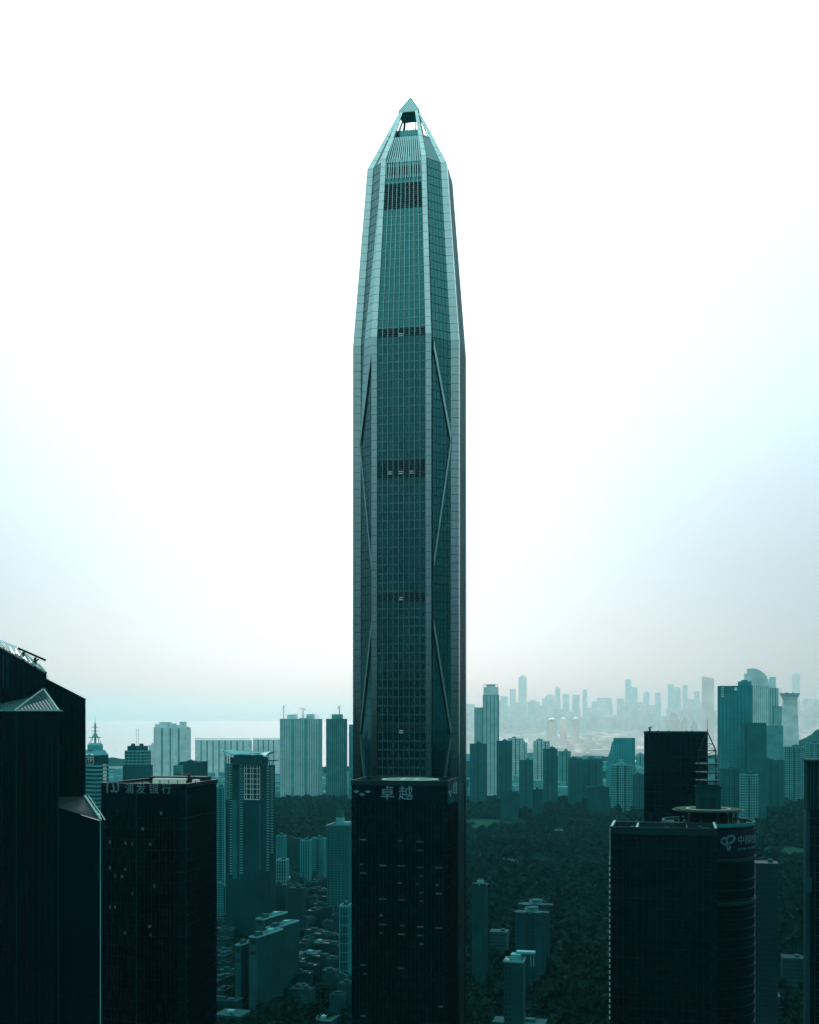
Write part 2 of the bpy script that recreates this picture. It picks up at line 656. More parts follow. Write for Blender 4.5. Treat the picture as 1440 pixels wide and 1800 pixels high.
for face in ('f', 'r'):
    for j in range(1, NB):
        m_ = MB()
        wd = .22
        for z0, z1 in ((240, 467), (467, 560)):
            for (za, zb) in ((z0, z1),):
                def pp(z, dx, off):
                    p = bay_pt(face, j / NB, z, off)
                    return (p[0] + (dx if face == 'f' else 0), p[1] + (dx if face == 'r' else 0), z)
                m_.hexa([pp(za, -wd / 2, .75), pp(za, wd / 2, .75), pp(za, wd / 2, .1), pp(za, -wd / 2, .1)],
                        [pp(zb, -wd / 2, .75), pp(zb, wd / 2, .75), pp(zb, wd / 2, .1), pp(zb, -wd / 2, .1)])
        m_.build('mullion', M_STEEL2, TOW)
# pale vent hoods on the plant floors
for zc, js in ((466.8, (4,)), (397.5, (2, 4, 6)), (334, (4,)), (267, (4,))):
    for j in js:
        for dz in (0, 1.0):
            p = bay_pt('f', (j + .5) / NB, zc + dz, .6)
            MB().box(p[0] - 1.1, p[0] + .9, p[1] - .2, p[1] + .4, zc + dz - .25, zc + dz + .2).build('vent_hood', M_PALE, TOW)


# corner glass between the columns, with the zigzag braces and wedge panels
def cham(side, t, z, off):
    # t = 0 at the front face column, 1 at the side column
    a, bb, cw, r = prof(z)
    x = lerp(bb, a - r, t)
    y = lerp(-a + r, -bb, t)
    k = off / math.sqrt(2)
    x, y = x + k, y - k
    return (x if side == 'r' else -x, y, z)


cg = MB()
cj = MB()
NC = 5
for side in ('l', 'r'):
    for i in range(NF):
        z0 = 240 + i * FL2
        z1 = z0 + FL2
        for j in range(NC):
            t0, t1 = j / NC + .01, (j + 1) / NC - .01
            e = [rp.uniform(-.02, .02) for _ in range(4)]
            q = [cham(side, t0, z0 + .1, .12 + e[0]), cham(side, t1, z0 + .1, .12 + e[1]), cham(side, t1, z1 - .1, .12 + e[2]), cham(side, t0, z1 - .1, .12 + e[3])]
            cg.quad(*(q if side == 'r' else q[::-1]))
cg.build('corner_glazing', M_TGLASS, TOW, kind='stuff')


def thick(side, pts, o0, o1):
    # solid slab with outline pts (t, z) on the corner plane
    m_ = MB()
    n = len(pts)
    m_.add([cham(side, t, z, o1) for t, z in pts] + [cham(side, t, z, o0) for t, z in pts],
           [tuple(range(n)), tuple(range(2 * n - 1, n - 1, -1))] + [(i, i + n, (i + 1) % n + n, (i + 1) % n) for i in range(n)])
    return m_


for side in ('l', 'r'):
    zs = [(.02, 463), (.98, 416), (.02, 352), None, (.02, 322), (.98, 266), (.02, 205)]
    for p, q in zip(zs, zs[1:]):
        if p is None or q is None:
            continue
        hw = .1
        zl = 2.6
        thick(side, [(p[0], p[1] - zl), (q[0], q[1] - zl), (q[0], q[1] + zl), (p[0], p[1] + zl)], .1, .9).build('brace', M_STEEL2, TOW)
    # tall wedge panel above, in floor-high courses
    if side == 'r':
        continue
    wedge = []
    z = 416.0
    while z < 548:
        za, zb = z + .12, min(z + FLOOR, 548) - .12

        def lr(zz):
            tl = lerp(.98, .56, (zz - 416) / 64) if zz < 480 else lerp(.56, 0.02, (zz - 480) / 68)
            tr = lerp(.98, .02, (zz - 416) / 47) if zz < 463 else .02
            return max(tl, tr + .005), tr
        (l0, r0), (l1, r1) = lr(za), lr(zb)
        thick(side, [(r0, za), (l0, za), (l1, zb), (r1, zb)], .12, .55).build('wedge_panel', M_STEEL2, TOW)
        z += FLOOR

# horizontal joints on the corner glass
for side in ('l', 'r'):
    for i in range(0, NF + 1):
        z0 = 240 + i * FL2
        cj.hexa([cham(side, .0, z0 - .1, .22), cham(side, 1, z0 - .1, .22), cham(side, 1, z0 - .1, 0), cham(side, 0, z0 - .1, 0)],
                [cham(side, .0, z0 + .1, .22), cham(side, 1, z0 + .1, .22), cham(side, 1, z0 + .1, 0), cham(side, 0, z0 + .1, 0)])
cj.build('corner_transoms', M_FTRIM2, TOW, kind='stuff')

# crown: sloping ribbed bay, sunk deck box, open lantern, ceiling, pyramid cap
slope = MB()
for (za, zb) in ((557.2, 573),):
    q = [bay_pt('f', 0, za, .1), bay_pt('f', 1, za, .1), bay_pt('f', 1, zb, .1), bay_pt('f', 0, zb, .1)]
    slope.quad(*q)
slope.build('crown_wall', M_SPAN, TOW)
for j in range(15):
    t = (j + .5) / 15
    m_ = MB()
    a0, a1 = bay_pt('f', t, 557.2, 0.9), bay_pt('f', t, 573.5, 0.9)
    m_.bar(a0, a1, .55, .5)
    m_.build('crown_rib', M_STEEL2, TOW)
    m_ = MB()
    a0, a1 = bay_pt('f', t, 549, 0.9), bay_pt('f', t, 557, 0.9)
    m_.bar(a0, a1, .3, .4)
    m_.build('crown_fin', M_STEEL2, TOW)
for side in ('l', 'r'):
    thick(side, [(0, 560), (1, 560), (1, 575), (0, 575)], -.6, .1).build('crown_corner_glass', M_TGLASS, TOW)
    MB().bar(cham(side, 0, 575.3, .2), cham(side, 1, 575.3, .2), .5, .7).build('crown_rail', M_STEEL, TOW)
a, bb, cw, r = prof(575)
MB().prism(rect(a * 1.25, a * 1.25), 566, 581, rect(a * .98, a * .98)).build('deck_box', M_TGLASS, TOW)
MB().box(-bb + 1.4, bb - 1.4, -a + .4, -a + 2.4, 573, 573.9).build('crown_ledge', M_LOUVER, TOW)
for i in range(11):
    MB().box(-5 + i - .09, -5 + i + .09, -6.95, -6.75, 574.5, 581.2).build('deck_fin', M_STEEL2, TOW)
MB().prism(rect(5.0, 5.0), 590.5, 591.6, rect(6.0, 6.0)).build('lantern_ceiling', M_SLATE2, TOW)
for x in (-2.2, 2.2):
    MB().box(x - .2, x + .2, 1.6, 2.0, 580.9, 590.6).build('lantern_post', M_FTRIM2, TOW)
cap = MB()
bs = rect(11.0, 11.0)
cap.add([(x, y, 591.2) for x, y in bs] + [(x * .98, y * .98, 591.9) for x, y in bs] + [(0, 0, 601.4)],
        [(3, 2, 1, 0), (0, 1, 5, 4), (1, 2, 6, 5), (2, 3, 7, 6), (3, 0, 4, 7), (4, 5, 8), (5, 6, 8), (6, 7, 8), (7, 4, 8)])
cap.build('cap', M_CAP, TOW)
for i in range(4):
    x, y = bs[i]
    MB().bar((x, y, 591.9), (0, 0, 601.6), .3).build('cap_rib', M_STEEL2, TOW)


# ------------------------------------------------------------------ foreground: dark office towers
def ring_floors(parent, poly, z0, z1, fh, bh, bd, m, name='spandrel'):
    me = MB().ring(inset(poly, -bd * .5), inset(poly, .1), -bh * .2, bh * .2).mesh(name, m)
    z = z0
    while z < z1:
        link(name, me, parent, (0, 0, z))
        z += fh


def fins(parent, poly, z0, z1, bay, pw, pd, m, name='mullion', idx=None):
    for k, (p, q) in enumerate(edges(poly)):
        if idx is not None and k not in idx:
            continue
        l = math.hypot(q[0] - p[0], q[1] - p[1])
        n = max(1, round(l / bay))
        ang = math.atan2(q[1] - p[1], q[0] - p[0])
        me = MB().box(-pw / 2, pw / 2, -pd, .1, z0, z1).mesh(name, m)
        for i in range(1, n):
            t = i / n
            link(name, me, parent, (lerp(p[0], q[0], t), lerp(p[1], q[1], t), 0), ang)


def glass_skin(parent, poly, z0, z1, gw, gh, idx, seed=1):
    r_ = random.Random(seed)
    mb = MB()
    for k, (p, q) in enumerate(edges(poly)):
        if k not in idx:
            continue
        l = math.hypot(q[0] - p[0], q[1] - p[1])
        nx, ny = (q[1] - p[1]) / l, -(q[0] - p[0]) / l
        n, m = max(1, round(l / gw)), max(1, round((z1 - z0) / gh))
        for i in range(n):
            for j in range(m):
                ta, tb = (i + .02) / n, (i + .98) / n
                za, zb = lerp(z0, z1, (j + .015) / m), lerp(z0, z1, (j + .985) / m)
                e = [.03 + r_.uniform(0, .03) for _ in range(4)]
                mb.quad(*[(lerp(p[0], q[0], t) + nx * o, lerp(p[1], q[1], t) + ny * o, z) for t, z, o in ((ta, za, e[0]), (tb, za, e[1]), (tb, zb, e[2]), (ta, zb, e[3]))])
    mb.build('glass_panels', M_FPANE, parent, kind='stuff')


# --- bank tower on the left (angled front, Chinese sign)
BD = 430
bx = X(281, BD)
BANK = thing('office_tower', 'black glass bank tower with four Chinese characters and a logo under its roof', 'office tower', (bx, BD + 18, 0), R(-10))
bz = Z(1378, BD)
bp_ = [(-22.3, -13.0), (-6.4, -17), (9.5, -15.5), (12.4, -14.5), (13.2, 17), (-18, 17)]
MB().prism(bp_, 0, bz - 1.2).build('wall', M_FGLASS, BANK)
MB().ring(inset(bp_, -.35), inset(bp_, .9), bz - 1.6, bz).build('parapet', M_FTRIM, BANK)
MB().prism(inset(bp_, 1.0), bz - 1.9, bz - 1.1).build('roof', M_ROOF, BANK)
ring_floors(BANK, bp_, 130, bz - 12, 4.1, 1.1, .12, M_FTRIM)
glass_skin(BANK, bp_, 80, bz - 2, 1.5, 2.05, (0, 1, 2, 3), 3)
fins(BANK, bp_, 100, bz - 10, 1.5, .12, .3, M_FTRIM, idx=(0, 1, 3))
MB().bar((-6.4, -17.2, 60), (-6.4, -17.2, bz - .2), .35, .4).build('corner_trim', M_FTRIM2, BANK)
MB().bar((-22.4, -13.1, 60), (-22.4, -13.1, bz - 1), .5, .5).build('corner_trim', M_FTRIM2, BANK)
MB().bar((12.5, -14.7, 60), (12.5, -14.7, bz - 1), .3, .3).build('corner_trim', M_FTRIM2, BANK)
# roof things: white boxes standing in for sky reflected on the roof, plant
MB().box(-8, 6, 2, 5.2, bz - 1.1, bz + .9).build('sky_reflection_strip', M_ROOFW, BANK)
MB().box(8.5, 10.6, 2, 5, bz - 1.1, bz + .6).build('sky_reflection_strip', M_ROOFW, BANK)
MB().box(-12, 12, 8, 14, bz - 1.1, bz + 1.4).build('plant_room', M_FTRIM2, BANK)
MB().box(6.3, 8.1, 3, 6, bz - 1.1, bz + 1.7).build('roof_duct', M_FTRIM2, BANK)
for i in range(9):
    x = -15 + i * 3.6
    MB().box(x, x + .25, -9, -8.7, bz - 1, bz + .9).build('roof_post', M_FTRIM2, BANK)
crane = thing('roof_crane', 'small window cleaning crane with a long jib on the bank tower roof', 'crane', (X(334, BD + 22), BD + 20, bz - 1.1), R(-10))
MB().box(-1, 1, -1, 1, 0, 1).build('base', M_FTRIM, crane)
MB().bar((0, 0, 1), (0, 0, 3.6), .7).build('mast', M_FTRIM, crane)
MB().bar((.8, 0, 3.3), (-4.9, .4, 4.0), .35, .4).build('jib', M_FTRIM, crane)
MB().bar((-4.9, .4, 3.6), (-4.9, .4, 4.5), .3).build('jib_head', M_FTRIM, crane)
MB().bar((.4, 0, 2.2), (2.6, -.3, 1.2), .3).build('stay', M_FTRIM, crane)


def on_edge(parent, me, p, q, t, z, off=.35, name='sign_character', label=None):
    ang = math.atan2(q[1] - p[1], q[0] - p[0])
    l = math.hypot(q[0] - p[0], q[1] - p[1])
    nx, ny = (q[1] - p[1]) / l, -(q[0] - p[0]) / l
    return link(name, me, parent, (lerp(p[0], q[0], t) + nx * off, lerp(p[1], q[1], t) + ny * off, z), ang, label=label)


# sign: 浦发银行
zc = Z(1387, BD)
for ch, xpx in zip('\u6d66\u53d1\u94f6\u884c', (236, 257, 281, 304)):
    me = text_mesh(ch, 4.1, M_BSIGN)
    if xpx < 249:
        on_edge(BANK, me, bp_[0], bp_[1], (xpx - 180) / (249 - 180), zc)
    else:
        on_edge(BANK, me, bp_[1], bp_[2], (xpx - 249) / (325 - 249), zc)
logo = MB()
for ctrl in ([(0, -.12), (.0, .45), (.06, .8), (.22, .97), (.4, .92)], [(.78, .96), (.58, .94), (.5, .75), (.58, .5), (.6, .25), (.5, .05), (.3, .06)],
             [(1.0, 1.0), (1.0, .5), (.98, .2), (.85, .02), (.66, .08)], [(.98, .98), (.8, .96)]):
    st_ = stroke(smooth_pts(ctrl), .62, .2, 5.2, 3.9)
    logo.add([(x - 2.6, y, z - 1.9) for x, y, z in st_.v], st_.f)
on_edge(BANK, logo.mesh('logo', M_BSIGN), bp_[0], bp_[1], (203 - 180) / (249 - 180), Z(1385, BD), name='logo')
# a few lit windows
wmes = [MB().box(-.4, .4, -.16, .06, -.6, .6).mesh('lit_window', m_) for m_ in M_LITS[1:]]
for x, y in ((294, 1430), (196, 1484), (227, 1485), (241, 1485), (274, 1485), (196, 1530), (227, 1531), (206, 1544), (220, 1544), (260, 1458), (241, 1573), (281, 1559), (196, 1600), (206, 1600), (273, 1630), (226, 1643), (275, 1645)):
    if x < 249:
        o = on_edge(BANK, rnd.choice(wmes), bp_[0], bp_[1], (x - 180) / 69, Z(y, BD), .02, 'lit_window')
    else:
        o = on_edge(BANK, rnd.choice(wmes), bp_[1], bp_[2], (x - 249) / 76, Z(y, BD), .02, 'lit_window')

# --- tower in front of the skyscraper, helipad roof, 卓越 sign
CD = 425
EXC = thing('office_tower', 'black tower straight in front of the tallest tower, helipad roof and two Chinese characters', 'office tower', (X(720.5, CD), CD + 13, 0), R(-10))
cz = Z(1372, CD)
cw_, cd_ = 36.5, 27.0
cp = rect(cw_, cd_, -1.6, 0)
MB().prism(cp, 0, cz - 1.5).build('wall', M_FGLASS, EXC)
MB().ring(inset(cp, -.2), inset(cp, .55), cz - 1.9, cz).build('parapet', M_FTRIM2, EXC)
MB().prism(inset(cp, .6), cz - 2.0, cz - 1.4).build('roof', M_ROOF, EXC)
ring_floors(EXC, cp, 130, cz - 10, 3.9, 1.0, .1, M_FTRIM)
glass_skin(EXC, cp, 80, cz - 2, 1.5, 1.95, (0, 1), 4)
fins(EXC, cp, 110, cz - 9, 1.5, .12, .28, M_FTRIM, idx=(0, 1))
MB().prism(circle(11.2, 48, .2, -.5), cz - 1.3, cz - .15).build('helipad', M_HELI, EXC)
MB().ring(circle(10.8, 48, .2, -.5), circle(9.9, 48, .2, -.5), cz - .2, cz - .12).build('helipad_ring', M_HELI_W, EXC)
hm = MB().box(-3.2, -2.2, -4, 4, 0, .06).box(2.2, 3.2, -4, 4, 0, .06).box(-2.2, 2.2, -.5, .5, 0, .06)
link('helipad_letter', hm.mesh('helipad_letter', M_HELI_W), EXC, (.2, -.5, cz - .16))
for x, y in ((-18, -11), (-14, 9), (14, 10), (13, -11)):
    MB().box(x, x + 2.2, y, y + 1.6, cz - 1.4, cz - .3).build('roof_unit', M_FTRIM2, EXC)
p0, p1 = cp[0], cp[1]
for ch, xpx in (('\u5353', 678.5), ('\u8d8a', 709.5)):
    on_edge(EXC, text_mesh(ch, 5.6, M_SIGN), p0, p1, (xpx - 617) / 163, Z(1393.5, CD))
dm = MB()
for dx, dz in ((-2.2, .5), (0, -.55), (2.2, .5)):
    w2, h2 = 1.15, .62
    for sx_, sz_ in ((1, 1), (-1, 1), (-1, -1), (1, -1)):
        a_ = (dx + sx_ * w2, dz)
        b_ = (dx, dz + sz_ * h2)
        a2 = (dx + sx_ * w2 * .35, dz)
        b2 = (dx, dz + sz_ * h2 * .35)
        dm.hexa([(q[0], -.2, q[1]) for q in (a_, b_, b2, a2)], [(q[0], 0, q[1]) for q in (a_, b_, b2, a2)])
on_edge(EXC, dm.mesh('logo', M_SIGN), p0, p1, (635.5 - 617) / 163, Z(1394.5, CD), name='logo')
for ch, t in (('\u5353', .52), ('\u8d8a', .78)):
    on_edge(EXC, text_mesh(ch, 5.4, M_SIGN), cp[1], cp[2], t, Z(1386, CD + 14))
on_edge(EXC, dm.mesh('logo', M_SIGN), cp[1], cp[2], .16, Z(1394, CD + 5), name='logo')
# strips of ceiling light behind the glass
for x, y, wpx in ((637, 1477, 12), (699, 1478, 6), (733, 1479, 12), (733, 1494, 12), (634, 1521, 6), (637, 1536, 12), (670, 1522, 13), (702, 1522, 13), (734, 1524, 13), (765, 1524, 13), (736, 1539, 7),
                  (699, 1552, 7), (730, 1553, 6), (762, 1554, 6), (736, 1568, 7), (765, 1569, 12), (670, 1581, 13), (702, 1582, 12), (736, 1583, 6), (667, 1610, 6), (670, 1626, 13), (704, 1627, 8), (734, 1628, 12), (765, 1629, 12),
                  (667, 1641, 6), (702, 1642, 12), (734, 1643, 12), (736, 1658, 6), (637, 1699, 10), (702, 1702, 12), (640, 1714, 6), (768, 1766, 8), (637, 1789, 10)):
    wd = wpx * CD / F
    me = MB().box(-wd / 2, wd / 2, -.13, .05, -.25, .25).mesh('lit_window', rnd.choice(M_LITS))
    on_edge(EXC, me, p0, p1, (x - 617) / 163, Z(y, CD), .02, 'lit_window')

# --- telecom building at right: slab block in front, round tower behind
DD = 430
TEL = thing('office_building', 'dark slab block joined to a round tower with helipad, mast and blue company sign', 'office building', (X(1180, DD), DD + 13, 0), R(-13))
dz_ = Z(1456, DD)
sp = rect(39.6, 25, 0, 0)
MB().prism(sp, 0, dz_ - 2.6).build('slab_wall', M_FGLASS, TEL)
MB().ring(sp, inset(sp, .8), dz_ - 2.6, dz_).build('slab_parapet', M_FTRIM2, TEL)
MB().prism(inset(sp, .85), dz_ - 3, dz_ - 2.5).build('slab_roof', M_ROOF, TEL)
for (xa, xb) in ((-19.7, -18.9), (18.9, 19.7)):
    MB().box(xa, xb, -12.3, 12.3, dz_ + .03, dz_ + .45).build('coping', M_EDGE, TEL)
MB().box(-19.7, 19.7, -12.6, -12.1, dz_ + .03, dz_ + .2).build('coping', M_FTRIM2, TEL)
MB().box(-10.3, -9.7, -11.5, 11.5, dz_ - 2.5, dz_ - .3).build('roof_divider', M_EDGE, TEL)
MB().box(8.6, 9.0, -11.5, 11.5, dz_ - 2.5, dz_ - .6).build('roof_divider', M_FTRIM2, TEL)
ring_floors(TEL, sp, 130, dz_ - 5, 3.8, 1.2, .12, M_FTRIM)
glass_skin(TEL, sp, 80, dz_ - 3, 2.4, 1.9, (0, 3), 5)
fins(TEL, sp, 110, dz_ - 4, 2.4, .2, .3, M_FTRIM, idx=(0,))
# little louvre blades along the left edge, their glint put in as pale colour
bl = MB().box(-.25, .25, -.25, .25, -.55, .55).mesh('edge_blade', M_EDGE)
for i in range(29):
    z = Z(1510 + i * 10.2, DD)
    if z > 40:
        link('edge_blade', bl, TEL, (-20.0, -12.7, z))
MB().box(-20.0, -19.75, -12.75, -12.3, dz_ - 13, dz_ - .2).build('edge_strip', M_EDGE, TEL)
RD = 470
# round tower: its centre in the building's own axes
ang = R(13)
wx, wy = X(1245, RD) - X(1180, DD), RD - (DD + 13)
rcx, rcy = wx * math.cos(ang) - wy * math.sin(ang), wx * math.sin(ang) + wy * math.cos(ang)
rr = 18.6
rz_ = Z(1442, RD)
MB().prism(circle(rr - .3, 56, rcx, rcy), 0, rz_ - 1).build('round_wall', M_FGLASS, TEL)
MB().ring(circle(rr + .1, 56, rcx, rcy), circle(rr - .7, 56, rcx, rcy), rz_ - 1.2, rz_ + .2).build('round_parapet', M_SLATE, TEL)
MB().prism(circle(rr - .8, 56, rcx, rcy), rz_ - 1.4, rz_ - .9).build('round_roof', M_ROOF, TEL)
zb0, zb1 = Z(1507, RD - rr), Z(1461, RD - rr)
MB().ring(circle(rr + .15, 56, rcx, rcy), circle(rr - .4, 56, rcx, rcy), zb0, zb1).build('sign_band', M_SIGNB, TEL)
for zz in (Z(1513, RD - rr), Z(1590, RD - rr)):
    MB().ring(circle(rr + .45, 56, rcx, rcy), circle(rr - .4, 56, rcx, rcy), zz - .7, zz + .7).build('ring_cornice', M_FTRIM2, TEL)
rf = MB().ring(circle(rr - .1, 56, 0, 0), circle(rr - .5, 56, 0, 0), -.2, .2).mesh('round_spandrel', M_FTRIM)
z = 120.0
while z < zb0 - 6:
    link('round_spandrel', rf, TEL, (rcx, rcy, z))
    z += 3.9


def on_round(me, px, z, name, off=.2, sc_=1.0):
    # angle on the drum so that it shows at photograph column px, seen from the viewpoint
    th = math.asin(max(-.995, min(.995, (px - 1245) / 80)))
    base = -math.pi / 2 + ang - math.atan2(X(1245, RD), RD)      # direction from drum to viewpoint in local axes
    a_ = base + th
    o = link(name, me, TEL, (rcx + (rr + off) * math.cos(a_), rcy + (rr + off) * math.sin(a_), z), a_ + math.pi / 2)
    o.scale = (sc_, 1, sc_)
    return o


zs_ = Z(1482, RD - rr)
tl = MB()
for ctrl in ([(.02, .62), (.08, .48), (.3, .42), (.6, .46), (.88, .6), (1.0, .8), (.9, .97), (.78, .93)],
             [(.02, .6), (.12, .78), (.34, .84)], [(.8, .97), (.56, .93), (.42, .76), (.44, .46)], [(.34, .44), (.44, .2), (.56, -.02), (.64, .14), (.7, .3)]):
    st_ = stroke(smooth_pts(ctrl), .8, .2, 5.6, 5.8)
    tl.add([(x - 2.8, y, z - 2.8) for x, y, z in st_.v], st_.f)
on_round(tl.mesh('logo', M_LETT), 1277, zs_, 'logo')
for ch, px_ in zip('\u4e2d\u56fd\u7535\u4fe1', (1299, 1310, 1317.5, 1322.5)):
    on_round(text_mesh(ch, 3.8, M_LETT), px_, zs_ + 1.0, 'sign_character')
for ch, px_ in zip('CHINATELECOM', (1294.5, 1298, 1301, 1304, 1307, 1310.5, 1313, 1315.3, 1317.4, 1319.2, 1320.9, 1322.3)):
    on_round(text_mesh(ch, 1.3, M_LETT), px_, zs_ - 2.6, 'sign_character')
# helipad disc on posts
hz = Z(1421, RD)
MB().prism(circle(13.3, 56, rcx, rcy), hz - .9, hz).build('helipad', M_HELI2, TEL)
MB().ring(circle(14.4, 56, rcx, rcy), circle(13.4, 56, rcx, rcy), hz - .75, hz - .45).build('helipad_net', M_FTRIM2, TEL)
MB().ring(circle(9, 40, rcx, rcy), circle(8.2, 40, rcx, rcy), hz + .01, hz + .05).build('helipad_ring', M_HELI_W, TEL)
for i in range(10):
    a_ = i * math.pi / 5
    MB().box(rcx + 11 * math.cos(a_) - .35, rcx + 11 * math.cos(a_) + .35, rcy + 11 * math.sin(a_) - .35, rcy + 11 * math.sin(a_) + .35, rz_ - 1, hz - .9).build('helipad_post', M_FTRIM2, TEL)
MB().prism(circle(8, 32, rcx, rcy), rz_ - 1, hz - 1).build('plant_drum', M_FTRIM, TEL)
pz = Z(1384, RD)
MB().box(rcx - 4.9, rcx + 4.9, rcy - 4, rcy + 5, hz + .02, pz).build('penthouse', M_DARKC, TEL)
for x in (-2.2, 1.6):
    MB().box(rcx + x - 1.1, rcx + x + 1.1, rcy - 4.15, rcy - 3.9, hz + .8, hz + 4.6).build('penthouse_window', M_WIN, TEL)
MB().ring(rect(10.4, 9.6, rcx, rcy + .5), rect(9.6, 8.8, rcx, rcy + .5), pz - .2, pz + .7).build('penthouse_parapet', M_DARKC, TEL)
MAST = thing('antenna_mast', 'lattice antenna mast with three round platforms on the round tower roof', 'antenna mast', (X(1243.5, RD), RD, pz), R(-13))
mh = Z(1265, RD) - pz
for x, y in ((-3.4, -3.4), (3.4, -3.4), (3.4, 3.4), (-3.4, 3.4)):
    m_ = MB().bar((x, y, .2), (x, y, 15.2), .3).bar((x, y, 15.2), (x * .06, y * .06, 22.6), .28)
    m_.build('leg', M_FTRIM2, MAST)
MB().bar((0, 0, .2), (0, 0, mh - 4), .45).bar((0, 0, mh - 4), (0, 0, mh), .18).build('pole', M_FTRIM2, MAST)
for i, zz in enumerate((2.6, 5.9, 9.4)):
    pf = MB().prism(circle(4.6, 24), zz, zz + .45).build('platform', M_FTRIM2, MAST)
    MB().ring(circle(4.75, 24), circle(4.45, 24), zz + .46, zz + .62).build('platform_rim', M_EDGE, pf)
for zz, k in ((12.6, 1.0), (15.2, 1.0), (18.0, .63), (20.4, .3)):
    q = 3.4 * k
    m_ = MB()
    for a_, b_ in (((-q, -q), (q, -q)), ((q, -q), (q, q)), ((q, q), (-q, q)), ((-q, q), (-q, -q))):
        m_.bar((*a_, zz), (*b_, zz), .2)
    m_.build('brace_ring', M_FTRIM2, MAST)
dg_ = MB()
for x, y in ((-3.4, -3.4), (3.4, -3.4)):
    dg_.bar((x, y, 12.6), (-x, y, 15.2), .16)
dg_.bar((3.2, -3.2, 15.4), (-2.1, -2.1, 18), .16).bar((-3.2, -3.2, 15.4), (2.1, -2.1, 18), .16)
dg_.build('diagonal_braces', M_FTRIM2, MAST, kind='stuff')

rk = random.Random(2)
for i in range(9):
    x, y, a_ = rk.uniform(-17, 15), rk.uniform(-9, 8), rk.uniform(1.2, 3)
    if abs(x + 10) < 2.5 or abs(x - 8.8) < 2.5:
        continue
    MB().box(x, x + a_, y, y + rk.uniform(1, 2.4), dz_ - 2.5, dz_ - rk.uniform(.6, 1.5)).build('roof_unit', rk.choice((M_DIM, M_FTRIM2, M_MID)), TEL)
for i in range(14):
    a_ = i * .45
    q = rk.uniform(10, 15.5)
    x, y = rcx + q * math.cos(a_), rcy + q * math.sin(a_)
    MB().box(x - .8, x + .8, y - .6, y + .6, rz_ - .9, rz_ + rk.uniform(.2, 1.2)).build('roof_unit', rk.choice((M_DIM, M_FTRIM2)), TEL)

# --- black slab tower behind it
ED = 650
SLB = thing('office_tower', 'plain black slab tower behind the mast, a tiny crane at its roof corner', 'office tower', (X(1196, ED), ED + 12, 0), R(-13))
ez = Z(1286, ED)
ep = rect(35.2, 24)
MB().prism(ep, 0, ez - .8).build('wall', M_FGLASS, SLB)
MB().ring(inset(ep, -.25), inset(ep, .6), ez - 1, ez).build('parapet', M_FTRIM2, SLB)
MB().prism(inset(ep, .7), ez - 1.5, ez - .7).build('roof', M_ROOF, SLB)
ring_floors(SLB, ep, 140, ez - 4, 4.0, 1.1, .12, M_FTRIM)
glass_skin(SLB, ep, 140, ez - 2, 2.9, 2.0, (0,), 6)
fins(SLB, ep, 110, ez - 3, 2.9, .2, .3, M_FTRIM, idx=(0,))
for x in (-10, -4, 6, 9):
    MB().box(x, x + .5, -11.8, -11.3, ez, ez + .7).build('roof_light', M_FTRIM2, SLB)
cr2 = thing('roof_crane', 'tiny folded crane on the roof corner of the black slab tower', 'crane', (X(1146, ED), ED + 6, ez - .6), R(-13))
MB().box(-.6, .6, -.6, .6, 0, 1.1).build('base', M_FTRIM2, cr2)
MB().bar((0, 0, 1), (.3, 0, 2.4), 1.1).build('mast', M_FTRIM2, cr2)
MB().bar((-.9, 0, 2.5), (1.4, 0, 3.3), .6).build('jib', M_FTRIM2, cr2)

# --- right edge tower with a colonnade crown
FD = 500
RET = thing('office_tower', 'tower cut by the photo edge, with tall upright fins around its crown', 'office tower', (X(1470, FD), FD + 14, 0), R(-16))
fz = Z(1336, FD)
fp = rect(16.4, 22)
MB().prism(fp, 0, Z(1425, FD)).build('wall', M_FGLASS, RET)
MB().prism(inset(fp, .9), Z(1425, FD), fz - .8).build('crown_wall', M_FGLASS, RET)
MB().prism(rect(18.4, 24), fz - .8, fz).build('roof', M_DARKC, RET)
fm = MB().box(-.22, .22, -.25, .25, Z(1425, FD), fz - .8).mesh('crown_fin', M_DIM)
for i in range(12):
    link('crown_fin', fm, RET, (-8.0 + i * 1.45, -10.8, 0))
for i in range(10):
    link('crown_fin', fm, RET, (-8.0, -10.8 + i * 2.3, 0))
MB().box(-8.5, -6.9, -11.3, -9.6, 0, Z(1427, FD)).build('corner_pier', M_DARKC, RET)
MB().box(-8.45, -8.2, -9.5, 11, 0, Z(1430, FD)).build('side_wall', M_DARKC, RET)
ring_floors(RET, fp, 110, Z(1432, FD), 4, 1, .1, M_FTRIM)
MB().box(-5.0, -4.5, -11.6, -11.0, 0, Z(1452, FD)).build('corner_trim', M_FTRIM2, RET)
MB().box(-8.7, -6.2, -11.9, -11.3, Z(1572, FD), Z(1545, FD)).build('balcony', M_DIM, RET)

# --- stepped tower with sloping glass roofs on the left edge
AD = 350
STP = thing('office_tower', 'black stepped tower with sloping glazed roofs at the left edge', 'office tower', (X(75, AD), AD, 0), R(16))
kA = AD / F


def AX(x):
    return (x - 75) * kA


def slab(parent, x0, x1, y0, y1, zl, zr, nm, m=M_FGLASS, step=1.6):
    poly = [(AX(x0), y0), (AX(x1), y0), (AX(x1), y1), (AX(x0), y1)]
    MB().prism(poly, 0, [zl, zr, zr, zl]).build(nm, m, parent)
    # upright fins on the front
    n = int((AX(x1) - AX(x0)) / step)
    for i in range(1, n):
        t = i / n
        x = lerp(AX(x0), AX(x1), t)
        link('mullion', MB().box(-.07, .07, -.22, .05, 60, lerp(zl, zr, t) - 1).mesh('mullion', M_FTRIM), parent, (x, y0, 0))
    return poly


